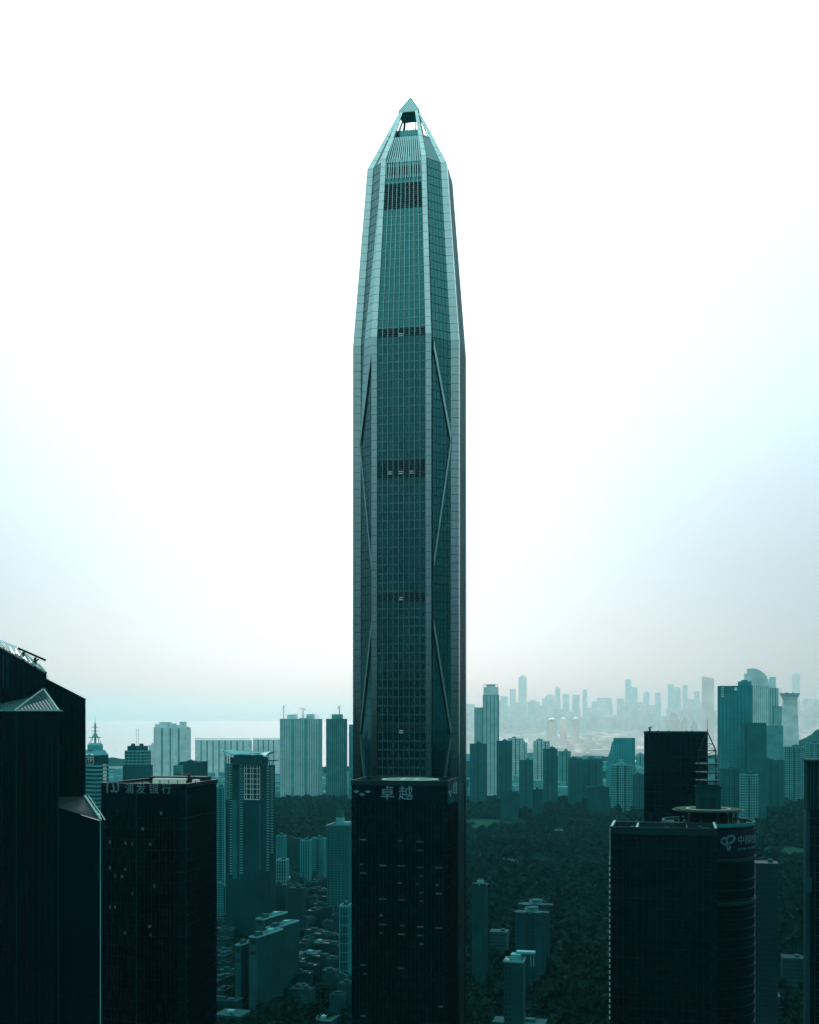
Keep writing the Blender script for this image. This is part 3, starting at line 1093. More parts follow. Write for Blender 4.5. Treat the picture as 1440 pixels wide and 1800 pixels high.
def coping(parent, p, q, wd=.5, m=M_EDGE, nm='coping'):
    MB().bar(p, q, wd, wd * .7).build(nm, m, parent)


zA = lambda y, d=AD: Z(y, d)
# main block, roof falling to the right
slab(STP, -60, 82, -2, 26, zA(1102), zA(1184), 'main_wall')
coping(STP, (AX(-60), -2.2, zA(1101)), (AX(83), -2.2, zA(1183.5)), .35, M_FTRIM2)
# lattice glazing over it, its back edge lifted
def roof_front(x):
    return (AX(x), -1.9, zA(lerp(1133, 1183, x / 82), 348) + .1)


def roof_back(x):
    y_ = lerp(1126, 1139, x / 33) if x < 33 else lerp(1139, 1180, (x - 33) / 49)
    return (AX(x), 9, zA(y_, 359))


for i in range(10):
    x = 82 - i * 10
    MB().bar(roof_front(x), roof_back(x - 15), .45, .3).build('glazing_bar', M_EDGE, STP)
    a_, b_ = roof_front(x), roof_front(x - 10)
    c_, d_ = roof_back(x - 25), roof_back(x - 15)
    MB().quad(b_, a_, d_, c_).build('roof_pane', M_SKYGL, STP)
    MB().bar(roof_front(x - 5), roof_back(x - 20), .2, .2).build('glazing_bar', M_MID, STP)
coping(STP, (AX(33), 3, zA(1139)), (AX(80), 3, zA(1160)), .9, M_FTRIM2, 'roof_beam')
for x, y in ((42, 1145), (62, 1154)):
    MB().bar((AX(x), 3, zA(y + 1)), (AX(x), 3, zA(y + 28)), .8).build('roof_beam_post', M_FTRIM2, STP)
MB().bar((AX(56), 3, zA(1166)), (AX(68), 3, zA(1158)), .5).build('roof_strut', M_FTRIM2, STP)
# narrow stair strips of window on the main block
for r_ in range(12):
    for c_ in range(2):
        me = MB().box(-.32, .32, -.12, .05, -.75, .75)
        link('window', me.mesh('window', M_DIM if (r_ * 7 + c_ * 3) % 5 else M_DARKC), STP, (AX(10.5 + c_ * 7.3), -2.02, zA(1152 + r_ * 4.9)))
# right block
slab(STP, 82, 147, 2, 28, zA(1194), zA(1229), 'right_wall')
coping(STP, (AX(81), 1.8, zA(1193.5)), (AX(149), 1.8, zA(1229.5)), .5, M_FTRIM2)
coping(STP, (AX(147), 1.7, 60), (AX(147), 1.7, zA(1230)), .3, M_FTRIM2, 'corner_trim')
MB().box(AX(92), AX(93.5), 1.5, 2, zA(1232), zA(1208)).build('corner_trim', M_FTRIM2, STP)
# front block under the glass pyramid
slab(STP, 3, 103, -14, -2.05, zA(1252, 337), zA(1252, 337), 'front_wall')
zb = zA(1250, 337)
apex = (AX(77), -2.3, zA(1212, 347))
e0, e1, e2 = (AX(33), -14.4, zb), (AX(104), -14.4, zb), (AX(108), -2.3, zb)
pm = MB().add([e0, e1, e2, apex, (AX(33), -2.3, zb)], [(0, 1, 3), (1, 2, 3), (0, 3, 4)])
pm.build('pyramid_glazing', M_SKYGL, STP)
for i in range(1, 12):
    t = i / 12
    foot = (lerp(e0[0], e1[0], t), -14.45, zb + .15)
    tx = lerp(e0[0], apex[0], t)
    ty = lerp(e0[1], apex[1], t)
    tz = lerp(e0[2], apex[2], t)
    MB().bar(foot, (tx, ty - .1, tz + .1), .16).build('glazing_bar', M_FTRIM2, STP)
for a_, b_ in ((e0, apex), (e1, apex), (e0, e1), (e1, e2)):
    coping(STP, (a_[0], a_[1] - .15, a_[2] + .15), (b_[0], b_[1] - .15, b_[2] + .2), .5)
lo = MB().add([(AX(3), -14.2, zb), (AX(33), -14.2, zb), (AX(66), -2.2, zA(1222, 347)), (AX(3), -2.2, zA(1238, 347))], [(0, 1, 2, 3)])
lo.build('lean_to_roof', M_SKYGL, STP)
coping(STP, (AX(4), -14.4, zb + .1), (AX(33), -14.4, zb + .1), .4, M_MID)
# low block on the right with a mono pitch glass roof
zl0 = zA(1421, 337)
pl = [(AX(102), -13), (AX(172), -13), (AX(172), 1.9), (AX(102), 1.9)]
MB().prism(pl, 0, [zA(1421, 337), zA(1446, 337), zA(1440, 337), zA(1404, 347)]).build('low_wall', M_FGLASS, STP)
q0, q1, q2, q3 = (AX(100), -13.3, zA(1420, 337)), (AX(173), -13.3, zA(1445, 337)), (AX(146), 1.7, zA(1403, 347)), (AX(100), 1.7, zA(1403, 347))
MB().add([q0, q1, q2, q3], [(0, 1, 2, 3)]).build('low_roof_glazing', mat('dull roof glazing', (.008, .022, .024), .6, spec=.1), STP)
for i in range(1, 8):
    t = i / 8
    a_ = tuple(lerp(q3[k], q0[k], t) for k in range(3))
    b_ = tuple(lerp(q2[k], q1[k], t) for k in range(3))
    MB().bar((a_[0], a_[1], a_[2] + .1), (b_[0], b_[1], b_[2] + .1), .25).build('glazing_bar', M_DIM, STP)
for a_, b_ in ((q1, q2),):
    coping(STP, (a_[0], a_[1], a_[2] + .2), (b_[0], b_[1], b_[2] + .2), .7)
    coping(STP, (a_[0] + 1.2, a_[1], a_[2] + .1), (b_[0] + 1.2, b_[1], b_[2] + .1), .35)
coping(STP, (q0[0], q0[1], q0[2] + .1), (q1[0], q1[1], q1[2] + .1), .25, M_FTRIM2)
MB().bar((AX(172), -13.2, 40), (AX(172), -13.2, zA(1447, 337)), .3).build('corner_trim', M_MID, STP)
MB().bar((AX(103.3), -14.2, 40), (AX(103.3), -14.2, zb), .3).build('corner_trim', M_FTRIM2, STP)
MB().bar((AX(36), -14.2, 40), (AX(36), -14.2, zb), .3).build('corner_trim', M_FTRIM2, STP)


# ------------------------------------------------------------------ middle distance: general builder
def block(name, label, x0, x1, ytop, d, mat_body=None, mat_trim=None, dp=None, rz=-10, fh=3.4, bh=1.1, bay=3.6, pw=1.0, cat='apartment tower', group=None,
          roofbox=True, bands=True, shade_strips=None, ybot=None, seed=None, parapet=True):
    r = random.Random(seed if seed is not None else int(x0 * 7 + ytop * 3 + d))
    a_ = R(abs(rz))
    wpx = (x1 - x0) * d / F
    dp = dp or min(26, max(14, wpx * .7))
    s_, c_ = math.sin(a_), math.cos(a_)
    wd = (wpx - dp * s_) / c_
    if wd < wpx * .45:
        dp = wpx * .5
        wd = (wpx - dp * s_) / c_
    z1 = Z(ytop, d - dp / 2)
    body, trim = mat_body or M_MID, mat_trim or M_PALE
    t = thing(name, label, cat, (X((x0 + x1) / 2, d), d, 0), R(rz), group)
    poly = rect(wd, dp)
    MB().prism(poly, 0, z1).build('wall', body, t)
    zlow = max(0, Z(ybot, d) if ybot else 0)
    mbd, mpr = facade(poly, max(4, zlow), z1 - .8, fh, bh, .35, bay, pw, .55, skip=(2,), bands=bands)
    if bands:
        mbd.build('floor_bands', trim, t, kind='stuff')
    mpr.build('piers', trim, t, kind='stuff')
    if shade_strips:  # recess shade put in as darker strips standing proud of the wall
        for k in range(shade_strips):
            u = (k + 1) / (shade_strips + 1)
            gx = lerp(-wd / 2, wd / 2, u)
            gw = wd / (shade_strips + 1) * .22
            MB().box(gx - gw / 2, gx + gw / 2, -dp / 2 - .75, -dp / 2 + .1, 2, z1 - 2).build('recess_shade_strip', M_MID if body in (M_PALE, M_PALE2) else M_DARKC, t)
    if parapet:
        MB().ring(inset(poly, -.4), inset(poly, .4), z1 - .6, z1 + .9).build('parapet', trim, t)
    if roofbox:
        bw, bd = wd * r.uniform(.25, .45), dp * r.uniform(.3, .5)
        bx_, by_ = r.uniform(-.15, .15) * wd, r.uniform(-.1, .1) * dp
        hh = max(3.0, 4 * d / F * r.uniform(.6, 1.0))
        rb = MB().box(bx_ - bw / 2, bx_ + bw / 2, by_ - bd / 2, by_ + bd / 2, z1, z1 + hh).build('roof_house', body, t)
        MB().box(bx_ - bw * .2, bx_ + bw * .1, by_ - bd * .3, by_ + bd * .2, z1 + hh, z1 + hh * 1.5).build('water_tank', trim, rb)
    return t, wd, dp, z1


def windows_on(t, wd, dp, xs, zs, ww, wh, m_frame, m_glass, name='window'):
    fr = MB().box(-ww / 2, ww / 2, -.22, .05, -wh / 2, -wh / 2 + .25).box(-ww / 2, ww / 2, -.22, .05, wh / 2 - .25, wh / 2).box(-ww / 2, -ww / 2 + .25, -.2, .05, -wh / 2 + .25, wh / 2 - .25).box(ww / 2 - .25, ww / 2, -.2, .05, -wh / 2 + .25, wh / 2 - .25).mesh(name, m_frame)
    pn = MB().box(-ww / 2 + .25, ww / 2 - .25, -.08, .04, -wh / 2 + .25, wh / 2 - .25).mesh('pane', m_glass)
    for x in xs:
        for z in zs:
            f = link(name, fr, t, (x, -dp / 2, z))
            link('pane', pn, f)


# --- residential tower with folded roof canopy, left of centre
GD = 1400
GT = thing('apartment_tower', 'teal apartment tower with a folded canopy roof and a big grid of framed windows', 'apartment tower', (X(441, GD), GD, 0), R(-10))
gw, gdp = 52.0, 34.0
gz = Z(1345, GD)
gp = rect(gw, gdp)
MB().prism(gp, 0, gz).build('wall', M_DARKC, GT)
ks = GD / F


def GX_(x):
    return (x - 439) * ks


fy = -gdp / 2
# stacked balcony slabs in bands
for xa, xb, y0, y1 in ((409, 414, 1343, 1540), (428, 433, 1346, 1535), (476, 480, 1345, 1530), (484, 487, 1350, 1500)):
    me = MB().box(GX_(xa), GX_(xb), fy - 1.6, fy + .1, -.5, .5).mesh('balcony', M_MID)
    y = y0
    while y < y1:
        link('balcony', me, GT, (0, 0, Z(y, GD - 17)))
        y += 4.6
for xa, xb, y0, y1 in ((414.5, 422, 1407, 1545), (426.5, 428, 1345, 1545), (463, 464.5, 1412, 1530)):
    MB().box(GX_(xa), GX_(xb), fy - 1.2, fy + .1, Z(y1, GD - 17), Z(y0, GD - 17)).build('pier', M_SLATE, GT)
MB().box(GX_(399), GX_(401), fy - .6, fy + .1, Z(1560, GD - 17), Z(1340, GD - 17)).build('pier', M_MID, GT)
# big framed windows: 4 across, 7 down, and a narrower bank at the left
cols = [(435.5, 439.5), (439.5, 446.5), (446.5, 451), (451, 458.5), (458.5, 463.2)]
rows = [1345.5, 1350.5, 1360, 1369, 1378, 1387, 1396, 1405]
for xa, xb in cols:
    for ya, yb in zip(rows, rows[1:]):
        x0, x1 = GX_(xa), GX_(xb)
        zb_, za = Z(yb, GD - 17), Z(ya, GD - 17)
        fr = MB().box(x0, x1, fy - .8, fy + .05, zb_ - .35, zb_ + .35).box(x0 - .3, x0 + .3, fy - .75, fy + .05, zb_ + .35, za - .35).box(x1 - .3, x1 + .3, fy - .7, fy + .05, zb_ + .35, za - .35).box(x0, x1, fy - .8, fy + .05, za - .35, za + .35)
        o = fr.build('window', M_PALE, GT)
        MB().quad((x0 + .3, fy - .12, zb_ + .35), (x1 - .3, fy - .12, zb_ + .35), (x1 - .3, fy - .12, za - .35), (x0 + .3, fy - .12, za - .35)).build('pane', M_WIN, o)
for xa, xb in ((400.5, 403.5), (403.5, 408.5)):
    for ya, yb in zip((1342, 1348, 1356.5, 1365, 1374, 1383, 1391, 1402), (1348, 1356.5, 1365, 1374, 1383, 1391, 1402, 1405)):
        x0, x1 = GX_(xa), GX_(xb)
        zb_, za = Z(yb, GD - 17), Z(ya, GD - 17)
        o = MB().box(x0, x1, fy - .8, fy + .05, zb_ - .3, zb_ + .3).box(x1 - .3, x1 + .3, fy - .7, fy + .05, zb_ + .3, za - .3).build('window', M_MID, GT)
        MB().quad((x0, fy - .12, zb_ + .3), (x1 - .3, fy - .12, zb_ + .3), (x1 - .3, fy - .12, za), (x0, fy - .12, za)).build('pane', M_WIN2, o)
mbd, mpr = facade(gp, 20, Z(1408, GD), 3.3, .8, .3, 4.2, .6, .5, skip=(2,))
mbd.build('floor_bands', M_DARKC, GT, kind='stuff')
mpr.build('piers', M_DARKC, GT, kind='stuff')
MB().prism(rect(40, 26, GX_(436), 0), gz, Z(1331, GD)).build('penthouse', M_DARKC, GT)
# folded canopy: three pitched sheets on posts
def canopy(pts_front, pts_back, nm='roof_canopy', m=M_PALE2):
    vs, fs = [], []
    n = len(pts_front)
    for dz in (0, -.9):
        vs += [(GX_(x), fy - 3, Z(y, GD - 20) + dz) for x, y in pts_front] + [(GX_(x), fy + 30, Z(y, GD + 10) + dz) for x, y in pts_back]
    for i in range(n - 1):
        fs += [(i, i + 1, n + i + 1, n + i), (2 * n + i, 3 * n + i, 3 * n + i + 1, 2 * n + i + 1), (i, 2 * n + i, 2 * n + i + 1, i + 1)]
    return MB().add(vs, fs).build(nm, m, GT)


canopy([(397.5, 1320), (413, 1325.5), (420, 1326.5), (424, 1326), (446, 1324.5), (466, 1323.5)], [(399, 1318), (414, 1321), (428, 1318.5), (438, 1321), (450, 1322), (466, 1321)], m=M_MID)
canopy([(466, 1324), (474, 1328), (481, 1322)], [(468, 1321), (473, 1322), (480, 1320.5)])
MB().box(GX_(417), GX_(468), fy - 2.4, fy + .5, Z(1345, GD - 17), Z(1327, GD - 17)).build('roof_screen', M_DARKC, GT)
for x in (402, 406, 474):
    MB().bar((GX_(x), fy + .5, Z(1340, GD)), (GX_(x), fy + .5, Z(1327, GD)), .8).build('canopy_post', M_DARKC, GT)
MB().box(GX_(474), GX_(490), fy - 1.5, fy + 16, Z(1336.5, GD), Z(1335.2, GD)).build('side_canopy', M_DARKC, GT)
for x in (481, 485):
    MB().bar((GX_(x), fy, Z(1348, GD)), (GX_(x), fy, Z(1336.5, GD)), .8).build('canopy_post', M_DARKC, GT)

# --- tower with spire and STP sign
HD = 1500
ST = thing('office_tower', 'teal tower with a tiered spire and a framed letter sign beside the stepped black tower', 'office tower', (X(167.5, HD), HD, 0), R(-30))
kh = HD / F
hw = 24
hz_ = Z(1327, HD)
hp = rect(26, 22)
MB().prism(hp, 0, hz_).build('wall', M_DARKC, ST)
mbd, mpr = facade(hp, 30, hz_ - 14, 5.2, 2.2, .5, 26, 1.4, .3, skip=(2,))
mbd.build('floor_bands', M_MID, ST, kind='stuff')
mpr.build('corner_piers', M_DARKC, ST, kind='stuff')
o = MB().box(-8.6, 8.6, -11.8, -10.9, hz_ - 11.8, hz_ - 2.2).build('sign_frame', M_PALE, ST)
MB().box(-8.0, 8.0, -12.1, -11.7, hz_ - 11.1, hz_ - 2.9).build('sign_panel', M_DARKC, o)
for ch, x in zip('STP', (-5.2, 0, 5.2)):
    link('sign_letter', text_mesh(ch, 7.4, M_PALE, .2), ST, (x, -12.2, hz_ - 7))
MB().prism(rect(26, 22), hz_, hz_ + 6.5, rect(19, 16)).build('lower_roof', M_MID, ST)
for x in (-9, 2):
    MB().prism([(x, -11.2), (x + 6.5, -11.2), (x + 6.5, -5), (x, -5)], hz_, hz_ + 5.6, [(x + 3, -8), (x + 3.5, -8), (x + 3.5, -6), (x + 3, -6)]).build('dormer', M_PALE, ST)
MB().prism(circle(10.2, 12), hz_ + 6.5, hz_ + 13, circle(10.2, 12)).build('drum', M_MID, ST)
MB().prism(circle(10.2, 12), hz_ + 13.05, hz_ + 15.6, circle(8.2, 12)).build('drum_roof', M_MID, ST)
zt = hz_ + 15.6
MB().prism(circle(1.3, 10), zt, zt + 8).build('spire_shaft', M_MID, ST)
for i in range(8):
    a_ = i * math.pi / 4
    MB().bar((7.4 * math.cos(a_), 7.4 * math.sin(a_), zt), (4.2 * math.cos(a_), 4.2 * math.sin(a_), zt + 7), .5).build('spire_leg', M_MID, ST)
MB().prism(circle(7.8, 16), zt + 7, zt + 7.9).build('spire_platform', M_MID, ST)
MB().prism(circle(4.4, 12), zt + 7.9, zt + 14, circle(1.1, 12)).build('spire_cone', M_MID, ST)
MB().prism(circle(1.0, 10), zt + 14, zt + 22.5).build('spire_shaft', M_MID, ST)
for z_ in (zt + 15.6, zt + 20.6):
    MB().prism(circle(4.0, 14), z_, z_ + .8).build('spire_platform', M_MID, ST)
MB().prism(circle(1.6, 10), zt + 22.5, zt + 28, circle(.3, 10)).build('spire_tip', M_MID, ST)
MB().bar((0, 0, zt + 28), (0, 0, zt + 36), .3).build('needle', M_MID, ST)
for i in range(6):
    y_ = 1345 + i * 6
    MB().box(13.02, 13.5, 1, 7, Z(y_, HD) - 1.6, Z(y_, HD) + 1.6).build('side_window', M_PALE, ST)

# --- stepped twin-antenna tower
ID_ = 2600
t, wd, dp, z1 = block('office_tower', 'stepped pale teal tower with two thin antennas before the bright sea', 222, 263, 1320, ID_, M_DARKC, M_MID, cat='office tower', roofbox=False, fh=7, bh=2.5, bay=9, dp=34)
MB().box(-wd * .42, -wd * .08, -12, 10, z1, Z(1311, ID_)).build('roof_tier', M_DARKC, t)
MB().box(wd * .06, wd * .42, -12, 10, z1, Z(1311, ID_)).build('roof_tier', M_DARKC, t)
for u in (-.22, .2):
    MB().prism(circle(4.6, 14, u * wd, -2), Z(1311, ID_), Z(1307, ID_)).build('roof_drum', M_DARKC, t)
for u in (-.06, .04):
    MB().bar((u * wd, 0, z1), (u * wd, 0, Z(1281, ID_)), .5).build('antenna', M_MID, t)
MB().prism(rect(wd * 1.18, dp * 1.1), 0, Z(1345, ID_)).build('podium', M_DARKC, t)

block('apartment_tower', 'narrow pale block half hidden behind the tall pale slab by the sea', 262, 274, 1310, 4700, M_PALE, M_PALE2, bay=7, pw=2)
JD = 4500
t, wd, dp, z1 = block('apartment_tower', 'broad pale apartment slab with a notched roofline rising against the bright sea', 271, 335, 1279, JD, M_PALE, M_PALE2, roofbox=False, bay=9, pw=3, shade_strips=3, dp=40)
for xa, xb, y_ in ((273, 281, 1273), (281, 300, 1269), (297, 309, 1271.5), (311.5, 318, 1274.5), (318.5, 327, 1268.5), (326, 331, 1277)):
    MB().box((xa - 303) * JD / F, (xb - 303) * JD / F, -12, 14, z1, Z(y_, JD)).build('roof_tier', M_PALE, t)
block('office_tower', 'squat dark teal block just behind the bank tower roof', 319, 362, 1340, 2700, M_DARKC, M_DARKC, cat='office building', dp=50, fh=6)
block('apartment_tower', 'small dark block below the pale slab behind the bank tower', 306, 321, 1346, 2600, M_DARKC, M_MID, cat='apartment block')


def long_slab(label, x0, x1, yl, yr, d, n):
    t, wd, dp, z1 = block('apartment_tower', label, x0, x1, max(yl, yr) + 3, d, M_PALE, M_PALE2, roofbox=False, bay=8, pw=3.4, shade_strips=n, dp=36, parapet=False)
    # open roof frame: beams on posts along the top
    k = int((x1 - x0) / 4.2)
    for i in range(k + 1):
        u = lerp(-wd / 2 + 1, wd / 2 - 1, i / k)
        MB().box(u - 1.2, u + 1.2, -dp / 2, -dp / 2 + 2.4, z1, z1 + 5.2).build('roof_post', M_PALE, t)
    MB().hexa([(-wd / 2, -dp / 2 - .6, z1 + 5), (wd / 2, -dp / 2 - .6, z1 + 5 + (yl - yr) * 0), (wd / 2, -dp / 2 + 8, z1 + 5), (-wd / 2, -dp / 2 + 8, z1 + 5)],
              [(-wd / 2, -dp / 2 - .6, z1 + 7.2), (wd / 2, -dp / 2 - .6, z1 + 7.2), (wd / 2, -dp / 2 + 8, z1 + 7.2), (-wd / 2, -dp / 2 + 8, z1 + 7.2)]).build('roof_frame', M_PALE, t)
    return t


long_slab('long pale slab with an open roof frame, left of the narrow bright gap', 343, 443, 1298, 1298, 5000, 8)
long_slab('long pale slab with an open roof frame, right of the narrow bright gap', 445.5, 494, 1297, 1297, 5000, 4)
CND = 3800
t, wd, dp, z1 = block('apartment_tower', 'wide twin tower under construction with two cranes on its roof', 493, 566, 1264, CND, M_PALE, M_MID, roofbox=False, bay=8, pw=2.2, shade_strips=2, dp=46)
for xa, xb, y_ in ((505, 521, 1256), (540, 552, 1255), (527, 540, 1262)):
    MB().box((xa - 529) * 1.9, (xb - 529) * 1.9, -10, 12, z1, Z(y_, CND)).build('lift_core', M_PALE, t)
sc_m = MB()
for i in range(8):
    x = (532 + i * 4.4 - 529) * 1.9
    sc_m.bar((x, -20, z1), (x, -20, z1 + 13), .6)
for k in (5, 9, 13):
    sc_m.bar((5, -20, z1 + k), (66, -20, z1 + k), .5)
sc_m.build('scaffold', M_MID, t, kind='stuff')
t, wd, dp, z1 = block('apartment_tower', 'slim teal tower under construction with one crane, left of the tallest tower', 574, 610, 1264, 3700, M_MID, M_DARKC, roofbox=False, bay=7, pw=1.6, dp=36)
MB().box((584 - 592) * 1.85, (602 - 592) * 1.85, -8, 10, z1, Z(1255.5, 3700)).build('lift_core', M_MID, t)


def tower_crane(label, x, ytop, ybase, d, rz, jib=26, luff=0):
    t = thing('tower_crane', label, 'crane', (X(x, d), d - 4, Z(ybase, d)), R(rz))
    h = Z(ytop, d) - Z(ybase, d)
    m_ = MB()
    for a_, b_ in ((-1, -1), (1, -1), (1, 1), (-1, 1)):
        m_.bar((a_, b_, 0), (a_, b_, h), .5)
    k = 0
    while k < h - 3:
        m_.bar((-1, -1, k), (1, -1, k + 3), .35)
        m_.bar((1, -1, k), (1, 1, k + 3), .35)
        k += 3
    m_.build('mast', M_MID, t)
    MB().bar((-8, 0, h), (jib, 0, h + luff), 1.3, 1.4).build('jib', M_MID, t)
    MB().box(-9, -5.5, -1, 1, h - 3, h - .6).build('counterweight', M_MID, t)
    MB().bar((0, 0, h), (0, 0, h + 5), .8).build('apex', M_MID, t)
    MB().bar((0, 0, h + 5), (jib * .7, 0, h + luff * .7 + .7), .3).build('tie', M_MID, t)
    return t


tower_crane('crane with its jib end on, over the left end of the wide unfinished tower', 499, 1242, 1264, CND, 84, 20)
tower_crane('crane with a level jib reaching left over the wide unfinished tower', 533, 1246, 1264, CND, 172, 14)
tower_crane('luffing crane standing on the slim unfinished tower', 597, 1244, 1256, 3700, 60, 6, 9)
block('apartment_tower', 'narrow dark tower showing at the left flank of the tallest tower', 614, 634, 1274, 3500, M_DARKC, M_MID, roofbox=False)

# --- towers beyond the park on the right
block('apartment_tower', 'lower pale tower leaning on the tall lantern topped tower beyond the park', 834, 849, 1244, 4100, M_PALE, M_MID, roofbox=False, bay=6, pw=2)
t, wd, dp, z1 = block('apartment_tower', 'tall slim pale tower with a frame at its top, right of the tallest tower', 848.5, 878, 1222, 4000, M_PALE, M_MID, roofbox=False, bay=14, pw=4, dp=40)
MB().box(-wd * .47, wd * .47, -dp * .45, dp * .45, z1, Z(1208, 4000)).build('upper_tier', M_PALE, t)
for u in (-.46, .44):
    MB().box(u * wd, u * wd + 1.6, -dp * .45, -dp * .4, Z(1208, 4000), Z(1204, 4000)).build('crown_post', M_PALE, t)
MB().box(-wd * .28, wd * .28, -dp * .4, dp * .4, Z(1208, 4000), Z(1204, 4000)).build('lift_house', M_PALE, t)
MB().box(-wd * .47, wd * .47, -dp * .46, -dp * .38, Z(1204, 4000), Z(1203, 4000)).build('crown_beam', M_PALE, t)
RB = [
    ('dark block at the foot of the pale slim towers beside the tallest tower', 826, 856, 1308, 3500, 0),
    ('dark twin topped block below the tall slim pale tower', 873, 900, 1303, 3500, 0),
    ('lighter stepped block behind the dark twin topped block', 893, 921, 1298, 4700, 1),
    ('short lighter wing of the stepped block beyond the park', 917, 927, 1305, 4800, 1),
    ('short dark square tower between lighter taller ones beyond the park', 912.5, 938, 1337, 3300, 0),
    ('lighter flat topped tower behind the dark one with the notched roof', 937.5, 967, 1303, 4700, 1),
    ('dark tower with a small notched roof beyond the park', 954.5, 981, 1317, 3450, 0),
    ('pale streaked block between two dark blocks beyond the park', 981, 1004, 1321, 4500, 2),
    ('dark wide block with a bumpy roofline, left part of the pair', 998, 1024, 1334, 3450, 0),
    ('dark wide block with a level roofline, right part of the pair', 1023, 1060, 1336, 3500, 0),
    ('low row of flats in front of the wide dark pair', 1031, 1072, 1384, 3100, 4),
    ('gabled block with striped front before the stepped slant tower', 1073, 1112, 1345, 3250, 3),
    ('pale far block glimpsed between the slant tower and the black slab tower', 1118, 1134, 1326, 5800, 2),
    ('dark low block left of the black slab tower', 1112, 1136, 1362, 3250, 0),
    ('low flats at the foot of the dark blocks beside the tallest tower', 880, 912, 1392, 3000, 4),
    ('narrow low flats under the notched roof tower', 936, 955, 1388, 3050, 4),
    ('wide dark block right of the curved roof tower foot', 1330, 1378, 1337, 3200, 0),
    ('narrow block below the flared tower', 1378, 1412, 1313, 3600, 3),
    ('pale block with a flat roof beside the right edge', 1416, 1446, 1306, 4100, 3),
    ('dark flats in front of the wide teal slab tower', 1262, 1300, 1352, 2900, 0),
    ('striped flats in front of the wide teal slab tower', 1300, 1332, 1362, 2850, 3),
]
BM = {0: (M_SLATE, M_DIM), 1: (M_MID, M_PALE), 2: (M_MID, M_MID), 3: (M_DIM, M_MID), 4: (M_DARKC, M_DIM)}
for lab, x0, x1, yt, d, k in RB:
    t_, wd_, dp_, z_ = block('apartment_tower' if d < 5000 else 'apartment_block', lab, x0, x1, yt, d, BM[k][0], BM[k][1], bay=6 if k else 8, pw=1.8, fh=6.6, bh=2.0, cat='apartment tower', roofbox=True, shade_strips=1 + int(x0 * 3 + yt) % 3)
    if lab.startswith('gabled'):
        MB().add([(-22, -dp_ / 2, z_), (20, -dp_ / 2, z_), (20, 8, z_), (-22, 8, z_), (-4, -dp_ / 2, z_ + 7), (4, -dp_ / 2, z_ + 7), (4, 8, z_ + 7), (-4, 8, z_ + 7)], [(0, 1, 5, 4), (1, 2, 6, 5), (2, 3, 7, 6), (3, 0, 4, 7), (4, 5, 6, 7)]).build('gable_roof', M_MID, t_)
        MB().box(-5, 5, -8, 5, z_ + 7, z_ + 15).build('cupola', M_MID, t_)
# slant sided tower
SD = 3800
t = thing('office_tower', 'teal tower whose left side steps down in a slant beyond the park', 'office tower', (X(1090, SD), SD, 0), R(-10))
k_ = SD / F
prof_s = [(-24, 1410), (26, 1410), (26, 1297), (-11, 1297), (-12, 1303), (-15, 1308), (-16, 1316), (-18, 1323), (-21, 1330), (-22, 1338), (-24, 1342)]
zz = [Z(y_, SD) for _, y_ in prof_s]
zz[0] = zz[1] = 0
m_ = MB()
n = len(prof_s)
m_.add([(x * k_, -18, z_) for (x, _), z_ in zip(prof_s, zz)] + [(x * k_, 18, z_) for (x, _), z_ in zip(prof_s, zz)],
       [tuple(range(n)), tuple(range(2 * n - 1, n - 1, -1))] + [(i, i + n, (i + 1) % n + n, (i + 1) % n) for i in range(n)])
m_.build('wall', M_SLATE2, t)
pm_ = MB()
for i in range(9):
    x = (-8 + i * 4.2) * k_
    pm_.box(x - .8, x + .8, -18.6, -17.9, 4, Z(1298, SD))
pm_.build('piers', M_SLATE, t, kind='stuff')

# wide teal slab with clutter on its roof
WD_ = 3000
t, wd, dp, z1 = block('office_tower', 'wide teal slab tower in front of the curved roof tower', 1262, 1322, 1206, WD_, M_SLATE2, M_SLATE, cat='office tower', roofbox=False, bay=9, pw=1.2, fh=4.5, dp=40)
MB().box(wd * .1, wd * .48, -16, 14, z1, Z(1198, WD_)).build('roof_tier', M_SLATE2, t)
MB().box(wd * .2, wd * .36, -12, 10, Z(1198, WD_), Z(1195.5, WD_)).build('roof_house', M_SLATE2, t)
MB().box(-wd * .04, wd * .04, -20.6, -20.1, Z(1214, WD_), Z(1209, WD_)).build('roof_sign', M_PALE2, t)
for i in range(6):
    MB().box(-wd * .43, -wd * .36, -20.7, -20.1, Z(1210 + i * 3, WD_), Z(1208.6 + i * 3, WD_)).build('window', M_PALE, t)
block('office_tower', 'flat roofed wing right of the wide teal slab tower', 1312, 1347, 1271, 2950, M_SLATE, M_SLATE, cat='office building', roofbox=False, dp=40, fh=4.5)
# curved roof tower
UD = 4500
t = thing('office_tower', 'pale tower with a quarter round curved roof beyond the wide teal slab', 'office tower', (X(1330, UD), UD, 0), R(-10))
k_ = UD / F
cur = [(-20, 1400), (20, 1400), (20, 1202)]
for i in range(9):
    a_ = i / 8 * R(75)
    cur.append((-14 + 33 * math.cos(a_) - 0, 1201 - 26 * math.sin(a_) * 1.03))
cur += [(-15.5, 1175.5), (-15.5, 1183.5), (-20, 1184)]
cur = [(x, y_) for x, y_ in cur]
n = len(cur)
zz = [0, 0] + [Z(y_, UD) for _, y_ in cur[2:]]
MB().add([(x * k_, -24, z_) for (x, _), z_ in zip(cur, zz)] + [(x * k_, 24, z_) for (x, _), z_ in zip(cur, zz)],
         [tuple(range(n)), tuple(range(2 * n - 1, n - 1, -1))] + [(i, i + n, (i + 1) % n + n, (i + 1) % n) for i in range(n)]).build('wall', M_PALE, t)
pm_ = MB()
for i in range(12):
    x = (-18 + i * 3.3) * k_
    pm_.box(x - 1, x + 1, -24.8, -23.9, 4, Z(1206, UD))
